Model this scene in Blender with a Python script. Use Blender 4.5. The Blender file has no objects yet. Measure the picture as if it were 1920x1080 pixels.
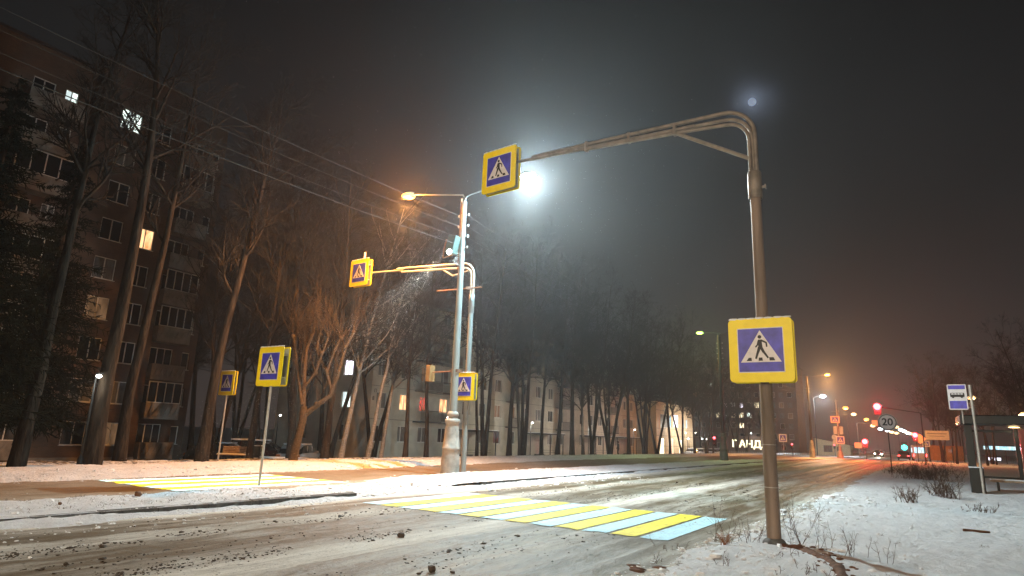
import bpy, bmesh, math, random
import numpy as np
from mathutils import Vector, Matrix
random.seed(7); rng = np.random.default_rng(7)
S = bpy.context.scene
C = S.collection
# ------------------------------------------------------------------ camera
cam = bpy.data.cameras.new('camera'); camo = bpy.data.objects.new('camera', cam); C.objects.link(camo)
cam.lens = 22.3125; cam.sensor_width = 36; cam.clip_end = 4000; cam.clip_start = 0.05
camo.matrix_world = Matrix(((0.85126072, 0.0897052, 0.51701853, 0), (0.52352839, -0.21218502, -0.82516395, 0),
                            (0.03568209, 0.97310354, -0.22758799, 1.6), (0, 0, 0, 1)))
S.camera = camo
# ------------------------------------------------------------------ render look
S.view_settings.view_transform = 'Standard'; S.view_settings.look = 'None'
S.view_settings.exposure = 0.0; S.view_settings.gamma = 1.0
S.render.engine = 'CYCLES'
S.cycles.max_bounces = 5; S.cycles.volume_bounces = 0; S.cycles.sample_clamp_indirect = 4
# ------------------------------------------------------------------ sky: overcast night, faint city glow, moon halo
W = bpy.data.worlds.new('World'); S.world = W; W.use_nodes = True
nt = W.node_tree; nt.nodes.clear()
out = nt.nodes.new('ShaderNodeOutputWorld')
sky = nt.nodes.new('ShaderNodeTexSky'); sky.sky_type = 'NISHITA'; sky.sun_disc = False
sky.sun_elevation = math.radians(28); sky.sun_rotation = math.radians(-10)
b1 = nt.nodes.new('ShaderNodeBackground'); b1.inputs[1].default_value = 0.0002
nt.links.new(sky.outputs[0], b1.inputs[0])
tc = nt.nodes.new('ShaderNodeTexCoord')
sep = nt.nodes.new('ShaderNodeSeparateXYZ'); nt.links.new(tc.outputs['Generated'], sep.inputs[0])
rp = nt.nodes.new('ShaderNodeValToRGB'); nt.links.new(sep.outputs['Z'], rp.inputs[0])
els = rp.color_ramp.elements
els[0].position = 0.0; els[0].color = (0.034, 0.026, 0.024, 1)
els[1].position = 1.0; els[1].color = (0.004, 0.0045, 0.0045, 1)
e = els.new(0.12); e.color = (0.026, 0.022, 0.021, 1)
e = els.new(0.32); e.color = (0.0125, 0.0125, 0.0128, 1)
e = els.new(0.6); e.color = (0.005, 0.005, 0.005, 1)
nz = nt.nodes.new('ShaderNodeTexNoise'); nz.inputs['Scale'].default_value = 2.5; nz.inputs['Detail'].default_value = 4
nt.links.new(tc.outputs['Generated'], nz.inputs[0])
mr = nt.nodes.new('ShaderNodeMapRange'); nt.links.new(nz.outputs[0], mr.inputs[0])
mr.inputs[1].default_value = .3; mr.inputs[2].default_value = .7; mr.inputs[3].default_value = 0.75; mr.inputs[4].default_value = 1.25
b2 = nt.nodes.new('ShaderNodeBackground'); nt.links.new(rp.outputs[0], b2.inputs[0]); nt.links.new(mr.outputs[0], b2.inputs[1])
MOON = Vector((-0.15216883, 0.8664355, 0.47553568))
dp = nt.nodes.new('ShaderNodeVectorMath'); dp.operation = 'DOT_PRODUCT'; dp.inputs[1].default_value = MOON
nrm = nt.nodes.new('ShaderNodeVectorMath'); nrm.operation = 'NORMALIZE'
nt.links.new(tc.outputs['Generated'], nrm.inputs[0]); nt.links.new(nrm.outputs[0], dp.inputs[0])
def wm_(op, a, b_=None):
    n_ = nt.nodes.new('ShaderNodeMath'); n_.operation = op
    for i_, q_ in enumerate((a, b_)):
        if q_ is None: continue
        if isinstance(q_, (int, float)): n_.inputs[i_].default_value = q_
        else: nt.links.new(q_, n_.inputs[i_])
    return n_.outputs[0]
ang = wm_('ARCCOSINE', wm_('MINIMUM', dp.outputs['Value'], 1.0))
halo = wm_('EXPONENT', wm_('MULTIPLY', ang, -1 / 0.0135))
nz2 = nt.nodes.new('ShaderNodeTexNoise'); nz2.inputs['Scale'].default_value = 22; nz2.inputs['Detail'].default_value = 5
nt.links.new(tc.outputs['Generated'], nz2.inputs[0])
ml = nt.nodes.new('ShaderNodeMath'); ml.operation = 'MULTIPLY'; nt.links.new(halo, ml.inputs[0]); nt.links.new(nz2.outputs[0], ml.inputs[1])
ml2 = nt.nodes.new('ShaderNodeMath'); ml2.operation = 'MULTIPLY'; nt.links.new(ml.outputs[0], ml2.inputs[0]); ml2.inputs[1].default_value = 0.55
b3 = nt.nodes.new('ShaderNodeBackground'); b3.inputs[0].default_value = (0.55, 0.68, 0.95, 1); nt.links.new(ml2.outputs[0], b3.inputs[1])
a1 = nt.nodes.new('ShaderNodeAddShader'); a2 = nt.nodes.new('ShaderNodeAddShader')
nt.links.new(b1.outputs[0], a1.inputs[0]); nt.links.new(b2.outputs[0], a1.inputs[1])
nt.links.new(a1.outputs[0], a2.inputs[0]); nt.links.new(b3.outputs[0], a2.inputs[1]); nt.links.new(a2.outputs[0], out.inputs[0])
# moonlight: the only distant lamp, very faint
sun = bpy.data.lights.new('moonlight', 'SUN'); sun.energy = 0.004; sun.angle = math.radians(0.5); sun.color = (0.8, 0.88, 1)
so = bpy.data.objects.new('moonlight', sun); C.objects.link(so); so.rotation_euler = MOON.to_track_quat('Z', 'Y').to_euler()

# ------------------------------------------------------------------ helpers
def tag(o, label=None, cat=None, group=None, kind=None):
    if label: o['label'] = label
    if cat: o['category'] = cat
    if group: o['group'] = group
    if kind: o['kind'] = kind
    return o
def empty(name, loc, label=None, cat=None, group=None, rz=0):
    o = bpy.data.objects.new(name, None); C.objects.link(o); o.location = loc; o.rotation_euler = (0, 0, rz)
    o.empty_display_size = .2
    return tag(o, label, cat, group)
KIDS = {}
def link(o, parent):
    C.objects.link(o)
    if parent is not None:
        o.parent = parent; KIDS.setdefault(parent.name, []).append(o)
    return o
def copy_tree(o, parent=None, loc=None, rz=None, label=None, group=None):
    c = o.copy()
    link(c, parent)
    if loc is not None: c.location = loc
    if rz is not None: c.rotation_euler = (0, 0, rz)
    if label: c['label'] = label
    if group: c['group'] = group
    for ch in KIDS.get(o.name, []): copy_tree(ch, c)
    return c
def npmesh(name, verts, faces, m, parent=None, smooth=False):
    """faces: (n,4) or (n,3) int array"""
    me = bpy.data.meshes.new(name); verts = np.asarray(verts, dtype=np.float32); faces = np.asarray(faces, dtype=np.int32)
    n, k = faces.shape
    me.vertices.add(len(verts)); me.vertices.foreach_set('co', verts.ravel())
    me.loops.add(n * k); me.loops.foreach_set('vertex_index', faces.ravel())
    me.polygons.add(n); me.polygons.foreach_set('loop_start', np.arange(0, n * k, k, dtype=np.int32))
    me.update(calc_edges=True)
    if smooth: me.polygons.foreach_set('use_smooth', np.ones(n, dtype=bool))
    me.materials.append(m); me.validate()
    return link(bpy.data.objects.new(name, me), parent)
class MB:
    def __init__(s): s.v = []; s.f = []; s.sm = []
    def add(s, vs, fs, smooth=False):
        o = len(s.v); s.v += [tuple(v) for v in vs]; s.f += [tuple(i + o for i in f) for f in fs]; s.sm += [smooth] * len(fs); return s
    def box(s, x0, x1, y0, y1, z0, z1, M=None, bev=0):
        if bev: 
            bm = bmesh.new(); bmesh.ops.create_cube(bm, size=1)
            for v in bm.verts: v.co = Vector(((x0 + x1) / 2 + v.co.x * (x1 - x0), (y0 + y1) / 2 + v.co.y * (y1 - y0), (z0 + z1) / 2 + v.co.z * (z1 - z0)))
            bmesh.ops.bevel(bm, geom=bm.edges[:], offset=bev, segments=2, affect='EDGES', profile=.5)
            bm.verts.index_update()
            vs = [v.co.copy() for v in bm.verts]; fs = [[v.index for v in f.verts] for f in bm.faces]; bm.free()
            if M is not None: vs = [M @ v for v in vs]
            return s.add(vs, fs)
        vs = [Vector((x, y, z)) for z in (z0, z1) for y in (y0, y1) for x in (x0, x1)]
        if M is not None: vs = [M @ v for v in vs]
        return s.add(vs, [(0, 2, 3, 1), (4, 5, 7, 6), (0, 1, 5, 4), (2, 6, 7, 3), (0, 4, 6, 2), (1, 3, 7, 5)])
    def tube(s, pts, r, n=10, caps=True):
        pts = [Vector(p) for p in pts]; rs = r if isinstance(r, (list, tuple)) else [r] * len(pts)
        d0 = (pts[1] - pts[0]).normalized(); up = Vector((0, 0, 1)) if abs(d0.z) < .9 else Vector((1, 0, 0))
        u = d0.cross(up).normalized(); vs = []; 
        for i, p in enumerate(pts):
            d = (pts[min(i + 1, len(pts) - 1)] - pts[max(i - 1, 0)]).normalized()
            u = (u - d * u.dot(d)).normalized(); w = d.cross(u)
            for k in range(n):
                a = 2 * math.pi * k / n; vs.append(p + (u * math.cos(a) + w * math.sin(a)) * rs[i])
        fs = [(i * n + k, i * n + (k + 1) % n, (i + 1) * n + (k + 1) % n, (i + 1) * n + k) for i in range(len(pts) - 1) for k in range(n)]
        s.add(vs, fs, True)
        if caps: s.add(vs[:n], [tuple(range(n))[::-1]]); s.add(vs[-n:], [tuple(range(n))])
        return s
    def lathe(s, prof, c=(0, 0, 0), n=24):
        c = Vector(c); vs = [c + Vector((r * math.cos(2 * math.pi * k / n), r * math.sin(2 * math.pi * k / n), z)) for r, z in prof for k in range(n)]
        s.add(vs, [(i * n + k, i * n + (k + 1) % n, (i + 1) * n + (k + 1) % n, (i + 1) * n + k) for i in range(len(prof) - 1) for k in range(n)], True)
        s.add(vs[-n:], [tuple(range(n))]); return s
    def prism(s, poly, t0, t1, f):
        """poly: 2d points, f(u,v,t)->3d"""
        n = len(poly); vs = [f(u, v, t0) for u, v in poly] + [f(u, v, t1) for u, v in poly]
        return s.add(vs, [tuple(range(n))[::-1], tuple(range(n, 2 * n))] + [(i, (i + 1) % n, n + (i + 1) % n, n + i) for i in range(n)])
    def ball(s, c, r, sx=1, sy=1, sz=1, n=10, jit=0):
        c = Vector(c); prof = []; vs = []
        m = max(4, n // 2)
        for i in range(m + 1):
            th = math.pi * i / m
            for k in range(n):
                j = 1 + (random.random() - .5) * jit
                vs.append(c + Vector((sx * math.sin(th) * math.cos(2 * math.pi * k / n), sy * math.sin(th) * math.sin(2 * math.pi * k / n), sz * math.cos(th))) * r * (j if 0 < i < m else 1))
        return s.add(vs, [(i * n + k, (i + 1) * n + k, (i + 1) * n + (k + 1) % n, i * n + (k + 1) % n) for i in range(m) for k in range(n)], True)
    def build(s, name, m, parent=None):
        me = bpy.data.meshes.new(name); me.from_pydata([tuple(v) for v in s.v], [], s.f)
        me.polygons.foreach_set('use_smooth', s.sm); me.update()
        ms = m if isinstance(m, (list, tuple)) else [m]
        for q in ms: me.materials.append(q)
        return link(bpy.data.objects.new(name, me), parent)
def prof_noise(seed):
    r = np.random.default_rng(seed); L = r.random((256, 256))
    def f(x, y):
        x = np.asarray(x, float); y = np.asarray(y, float)
        xi = np.floor(x).astype(int); yi = np.floor(y).astype(int); a = x - xi; b = y - yi
        a = a * a * (3 - 2 * a); b = b * b * (3 - 2 * b)
        g = lambda i, j: L[i % 256, j % 256]
        return (g(xi, yi) * (1 - a) + g(xi + 1, yi) * a) * (1 - b) + (g(xi, yi + 1) * (1 - a) + g(xi + 1, yi + 1) * a) * b - .5
    return f
N1, N2, N3 = prof_noise(1), prof_noise(2), prof_noise(3)
def fbm(x, y, s=1.0, o=4):
    t = 0; a = 1
    for k in range(o):
        t = t + a * N1(x * s + 17 * k, y * s + 31 * k); s *= 2.1; a *= .5
    return t

# ------------------------------------------------------------------ materials
def new_mat(name):
    m = bpy.data.materials.new(name); m.use_nodes = True; return m, m.node_tree, m.node_tree.nodes['Principled BSDF']
def mat(name, col, rough=.6, metal=0, var=.15, scale=6, bump=0, bscale=40, spec=.4, stretch=None, dist=.02):
    m, t, b = new_mat(name); b.inputs['Roughness'].default_value = rough; b.inputs['Metallic'].default_value = metal
    b.inputs['Specular IOR Level'].default_value = spec
    co = t.nodes.new('ShaderNodeTexCoord'); src = co.outputs['Object']
    if stretch:
        mp = t.nodes.new('ShaderNodeMapping'); mp.inputs['Scale'].default_value = stretch; t.links.new(src, mp.inputs[0]); src = mp.outputs[0]
    n = t.nodes.new('ShaderNodeTexNoise'); n.inputs['Scale'].default_value = scale; n.inputs['Detail'].default_value = 5; t.links.new(src, n.inputs[0])
    r = t.nodes.new('ShaderNodeMapRange'); r.inputs[1].default_value = .3; r.inputs[2].default_value = .7; r.inputs[3].default_value = 1 - var; r.inputs[4].default_value = 1 + var
    t.links.new(n.outputs[0], r.inputs[0])
    h = t.nodes.new('ShaderNodeVectorMath'); h.operation = 'SCALE'; h.inputs[0].default_value = col[:3]; t.links.new(r.outputs[0], h.inputs['Scale'])
    t.links.new(h.outputs[0], b.inputs['Base Color'])
    if bump:
        n2 = t.nodes.new('ShaderNodeTexNoise'); n2.inputs['Scale'].default_value = bscale; n2.inputs['Detail'].default_value = 4; t.links.new(src, n2.inputs[0])
        bp = t.nodes.new('ShaderNodeBump'); bp.inputs['Strength'].default_value = bump; bp.inputs['Distance'].default_value = dist
        t.links.new(n2.outputs[0], bp.inputs['Height']); t.links.new(bp.outputs[0], b.inputs['Normal'])
    return m
def emis(name, col, s):
    m, t, b = new_mat(name); b.inputs['Base Color'].default_value = (*col, 1); b.inputs['Emission Color'].default_value = (*col, 1); b.inputs['Emission Strength'].default_value = s
    return m
def winlit(name, c1, c2, s, scale=3):
    """lit room seen through curtains: two tones in soft vertical folds"""
    m, t, b = new_mat(name); co = t.nodes.new('ShaderNodeTexCoord'); mp = t.nodes.new('ShaderNodeMapping'); mp.inputs['Scale'].default_value = (1, 1, .35)
    t.links.new(co.outputs['Object'], mp.inputs[0])
    n = t.nodes.new('ShaderNodeTexNoise'); n.inputs['Scale'].default_value = scale; n.inputs['Detail'].default_value = 3; t.links.new(mp.outputs[0], n.inputs[0])
    r = t.nodes.new('ShaderNodeValToRGB'); r.color_ramp.elements[0].position = .38; r.color_ramp.elements[1].position = .62
    r.color_ramp.elements[0].color = (*c1, 1); r.color_ramp.elements[1].color = (*c2, 1); t.links.new(n.outputs[0], r.inputs[0])
    t.links.new(r.outputs[0], b.inputs['Emission Color']); b.inputs['Emission Strength'].default_value = s; b.inputs['Base Color'].default_value = (.05, .05, .05, 1)
    b.inputs['Roughness'].default_value = .15
    return m
def snow_mat(name, dirt_lo, dirt_hi, xr=None, col=(.78, .79, .81), dirt=(.07, .05, .035)):
    """snow with grass and earth showing through; xr = (x_full_dirt, x_no_dirt) adds a band of bare ground"""
    m, t, b = new_mat(name); b.inputs['Roughness'].default_value = .7; b.inputs['Specular IOR Level'].default_value = .25
    co = t.nodes.new('ShaderNodeTexCoord')
    def noise(scale, det=6, st=None, rough=.6):
        n = t.nodes.new('ShaderNodeTexNoise'); n.inputs['Scale'].default_value = scale; n.inputs['Detail'].default_value = det; n.inputs['Roughness'].default_value = rough
        if st:
            mp = t.nodes.new('ShaderNodeMapping'); mp.inputs['Scale'].default_value = st; t.links.new(co.outputs['Object'], mp.inputs[0]); t.links.new(mp.outputs[0], n.inputs[0])
        else: t.links.new(co.outputs['Object'], n.inputs[0])
        return n
    big = noise(.55, 3); fine = noise(5.5, 8, None, .75)
    ad = t.nodes.new('ShaderNodeMath'); ad.operation = 'MULTIPLY_ADD'; t.links.new(big.outputs[0], ad.inputs[0]); ad.inputs[1].default_value = .45; t.links.new(fine.outputs[0], ad.inputs[2])
    srcv = ad.outputs[0]
    if xr:
        sp = t.nodes.new('ShaderNodeSeparateXYZ'); t.links.new(co.outputs['Object'], sp.inputs[0])
        q = t.nodes.new('ShaderNodeMapRange'); q.inputs[1].default_value = xr[0]; q.inputs[2].default_value = xr[1]; q.inputs[3].default_value = .22; q.inputs[4].default_value = 0
        t.links.new(sp.outputs['X'], q.inputs[0]); a3 = t.nodes.new('ShaderNodeMath'); a3.operation = 'ADD'; t.links.new(srcv, a3.inputs[0]); t.links.new(q.outputs[0], a3.inputs[1]); srcv = a3.outputs[0]
    r = t.nodes.new('ShaderNodeMapRange'); r.inputs[1].default_value = dirt_lo; r.inputs[2].default_value = dirt_hi; t.links.new(srcv, r.inputs[0])
    mx = t.nodes.new('ShaderNodeMix'); mx.data_type = 'RGBA'; mx.inputs['B'].default_value = (*dirt, 1)
    mo_ = noise(2.6, 6, (1.5, .6, 1), .7); mr_ = t.nodes.new('ShaderNodeMapRange'); mr_.inputs[1].default_value = .35; mr_.inputs[2].default_value = .6; mr_.inputs[3].default_value = .86; mr_.inputs[4].default_value = 1.03; t.links.new(mo_.outputs[0], mr_.inputs[0])
    vs_ = t.nodes.new('ShaderNodeVectorMath'); vs_.operation = 'SCALE'; vs_.inputs[0].default_value = col; t.links.new(mr_.outputs[0], vs_.inputs['Scale']); t.links.new(vs_.outputs[0], mx.inputs['A'])
    t.links.new(r.outputs[0], mx.inputs['Factor']); t.links.new(mx.outputs['Result'], b.inputs['Base Color'])
    n4 = noise(7, 9, None, .7); bp = t.nodes.new('ShaderNodeBump'); bp.inputs['Strength'].default_value = 1; bp.inputs['Distance'].default_value = .12
    t.links.new(n4.outputs[0], bp.inputs['Height']); t.links.new(bp.outputs[0], b.inputs['Normal'])
    return m
def road_mat(name, x0, x1, stops, slush, snow, speck=.62):
    """packed slush in tracks along the road; stops = [(fraction across, snow amount)]"""
    m, t, b = new_mat(name); b.inputs['Roughness'].default_value = .55; b.inputs['Specular IOR Level'].default_value = .35
    co = t.nodes.new('ShaderNodeTexCoord'); sp = t.nodes.new('ShaderNodeSeparateXYZ'); t.links.new(co.outputs['Object'], sp.inputs[0])
    def noise(scale, st, det=6, rough=.6):
        mp = t.nodes.new('ShaderNodeMapping'); mp.inputs['Scale'].default_value = st; t.links.new(co.outputs['Object'], mp.inputs[0])
        n = t.nodes.new('ShaderNodeTexNoise'); n.inputs['Scale'].default_value = scale; n.inputs['Detail'].default_value = det; n.inputs['Roughness'].default_value = rough
        t.links.new(mp.outputs[0], n.inputs[0]); return n
    wob = noise(1, (.5, .14, 1), 3)
    w = t.nodes.new('ShaderNodeMath'); w.operation = 'MULTIPLY_ADD'; t.links.new(wob.outputs[0], w.inputs[0]); w.inputs[1].default_value = 1.1; t.links.new(sp.outputs['X'], w.inputs[2])
    q = t.nodes.new('ShaderNodeMapRange'); q.inputs[1].default_value = x0 + .55; q.inputs[2].default_value = x1 + .55; t.links.new(w.outputs[0], q.inputs[0])
    rp = t.nodes.new('ShaderNodeValToRGB'); t.links.new(q.outputs[0], rp.inputs[0]); es = rp.color_ramp.elements
    es[0].position = stops[0][0]; es[0].color = (stops[0][1],) * 3 + (1,); es[1].position = stops[-1][0]; es[1].color = (stops[-1][1],) * 3 + (1,)
    for p, v in stops[1:-1]: z = es.new(p); z.color = (v, v, v, 1)
    st = noise(2.2, (2.2, .22, 1), 6, .65)
    ms = t.nodes.new('ShaderNodeMapRange'); ms.inputs[1].default_value = .35; ms.inputs[2].default_value = .65; ms.inputs[3].default_value = -.32; ms.inputs[4].default_value = .32; t.links.new(st.outputs[0], ms.inputs[0])
    ad = t.nodes.new('ShaderNodeMath'); ad.operation = 'ADD'; ad.use_clamp = True; t.links.new(rp.outputs[0], ad.inputs[0]); t.links.new(ms.outputs[0], ad.inputs[1])
    mx = t.nodes.new('ShaderNodeMix'); mx.data_type = 'RGBA'; mx.inputs['A'].default_value = (*slush, 1); mx.inputs['B'].default_value = (*snow, 1); t.links.new(ad.outputs[0], mx.inputs['Factor'])
    sk = noise(11, (1, .6, 1), 7, .75); ms2 = t.nodes.new('ShaderNodeMapRange'); ms2.inputs[1].default_value = speck - .03; ms2.inputs[2].default_value = speck + .05; t.links.new(sk.outputs[0], ms2.inputs[0])
    mx2 = t.nodes.new('ShaderNodeMix'); mx2.data_type = 'RGBA'; t.links.new(mx.outputs['Result'], mx2.inputs['A']); mx2.inputs['B'].default_value = (slush[0] * .35, slush[1] * .33, slush[2] * .3, 1)
    sk3 = noise(38, (1, .7, 1), 5, .8); ms3 = t.nodes.new('ShaderNodeMapRange'); ms3.inputs[1].default_value = .58; ms3.inputs[2].default_value = .64; ms3.inputs[4].default_value = .8; t.links.new(sk3.outputs[0], ms3.inputs[0])
    mxx = t.nodes.new('ShaderNodeMath'); mxx.operation = 'MAXIMUM'; t.links.new(ms2.outputs[0], mxx.inputs[0]); t.links.new(ms3.outputs[0], mxx.inputs[1])
    rg = t.nodes.new('ShaderNodeMapRange'); rg.inputs[3].default_value = .5; rg.inputs[4].default_value = .75; t.links.new(ad.outputs[0], rg.inputs[0]); t.links.new(rg.outputs[0], b.inputs['Roughness'])
    t.links.new(mxx.outputs[0], mx2.inputs['Factor']); t.links.new(mx2.outputs['Result'], b.inputs['Base Color'])
    n4 = noise(14, (1, .5, 1), 8, .7); bp = t.nodes.new('ShaderNodeBump'); bp.inputs['Strength'].default_value = .9; bp.inputs['Distance'].default_value = .03
    t.links.new(n4.outputs[0], bp.inputs['Height']); t.links.new(bp.outputs[0], b.inputs['Normal'])
    return m
def brick_mat(name, c1, c2, mortar, bw=.26, bh=.075):
    m, t, b = new_mat(name); b.inputs['Roughness'].default_value = .85
    co = t.nodes.new('ShaderNodeTexCoord'); sp = t.nodes.new('ShaderNodeSeparateXYZ'); t.links.new(co.outputs['Object'], sp.inputs[0])
    ax = t.nodes.new('ShaderNodeMath'); ax.operation = 'ADD'; t.links.new(sp.outputs['X'], ax.inputs[0]); t.links.new(sp.outputs['Y'], ax.inputs[1])
    cb = t.nodes.new('ShaderNodeCombineXYZ'); t.links.new(ax.outputs[0], cb.inputs[0]); t.links.new(sp.outputs['Z'], cb.inputs[1])
    br = t.nodes.new('ShaderNodeTexBrick'); t.links.new(cb.outputs[0], br.inputs[0]); br.inputs['Scale'].default_value = 1
    br.inputs['Brick Width'].default_value = bw; br.inputs['Row Height'].default_value = bh; br.inputs['Mortar Size'].default_value = .009
    br.inputs['Color1'].default_value = (*c1, 1); br.inputs['Color2'].default_value = (*c2, 1); br.inputs['Mortar'].default_value = (*mortar, 1)
    n = t.nodes.new('ShaderNodeTexNoise'); n.inputs['Scale'].default_value = .8; n.inputs['Detail'].default_value = 6; t.links.new(co.outputs['Object'], n.inputs[0])
    r = t.nodes.new('ShaderNodeMapRange'); r.inputs[1].default_value = .3; r.inputs[2].default_value = .7; r.inputs[3].default_value = .7; r.inputs[4].default_value = 1.25; t.links.new(n.outputs[0], r.inputs[0])
    h = t.nodes.new('ShaderNodeVectorMath'); h.operation = 'SCALE'; t.links.new(br.outputs[0], h.inputs[0]); t.links.new(r.outputs[0], h.inputs['Scale']); t.links.new(h.outputs[0], b.inputs['Base Color'])
    bp = t.nodes.new('ShaderNodeBump'); bp.inputs['Strength'].default_value = .4; bp.inputs['Distance'].default_value = .01; t.links.new(br.outputs['Fac'], bp.inputs['Height']); bp.invert = True; t.links.new(bp.outputs[0], b.inputs['Normal'])
    return m
def glass_mat(name, col=(.012, .014, .016)):
    m, t, b = new_mat(name); b.inputs['Base Color'].default_value = (*col, 1); b.inputs['Roughness'].default_value = .08; b.inputs['Specular IOR Level'].default_value = .8
    return m
def stripe_mat(name, col):  # colour of the projected light, put into the stripe surface with dark specks
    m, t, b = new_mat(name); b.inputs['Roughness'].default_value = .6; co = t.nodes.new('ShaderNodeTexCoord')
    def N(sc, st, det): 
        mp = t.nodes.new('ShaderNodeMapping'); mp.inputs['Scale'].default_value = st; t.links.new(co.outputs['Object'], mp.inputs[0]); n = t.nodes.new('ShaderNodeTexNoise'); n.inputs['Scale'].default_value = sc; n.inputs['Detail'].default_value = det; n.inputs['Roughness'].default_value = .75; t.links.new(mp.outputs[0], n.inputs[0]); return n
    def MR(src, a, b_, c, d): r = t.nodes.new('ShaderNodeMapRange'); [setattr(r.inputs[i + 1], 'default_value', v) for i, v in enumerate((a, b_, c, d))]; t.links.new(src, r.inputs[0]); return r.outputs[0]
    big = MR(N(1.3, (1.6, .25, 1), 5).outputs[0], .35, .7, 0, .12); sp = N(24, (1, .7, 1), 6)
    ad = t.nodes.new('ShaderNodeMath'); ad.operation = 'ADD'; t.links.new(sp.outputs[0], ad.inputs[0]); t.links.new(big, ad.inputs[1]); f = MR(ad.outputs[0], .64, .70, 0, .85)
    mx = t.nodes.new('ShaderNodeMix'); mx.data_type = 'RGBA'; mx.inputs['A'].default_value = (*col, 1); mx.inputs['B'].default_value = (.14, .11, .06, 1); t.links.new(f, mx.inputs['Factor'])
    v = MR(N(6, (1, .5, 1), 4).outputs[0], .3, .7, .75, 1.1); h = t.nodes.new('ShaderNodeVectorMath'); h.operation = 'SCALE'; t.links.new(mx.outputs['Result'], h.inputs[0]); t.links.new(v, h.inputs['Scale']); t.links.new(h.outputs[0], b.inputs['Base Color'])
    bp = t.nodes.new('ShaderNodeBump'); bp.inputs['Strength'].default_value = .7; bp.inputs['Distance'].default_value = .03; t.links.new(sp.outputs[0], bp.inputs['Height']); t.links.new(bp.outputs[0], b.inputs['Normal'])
    return m
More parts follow.
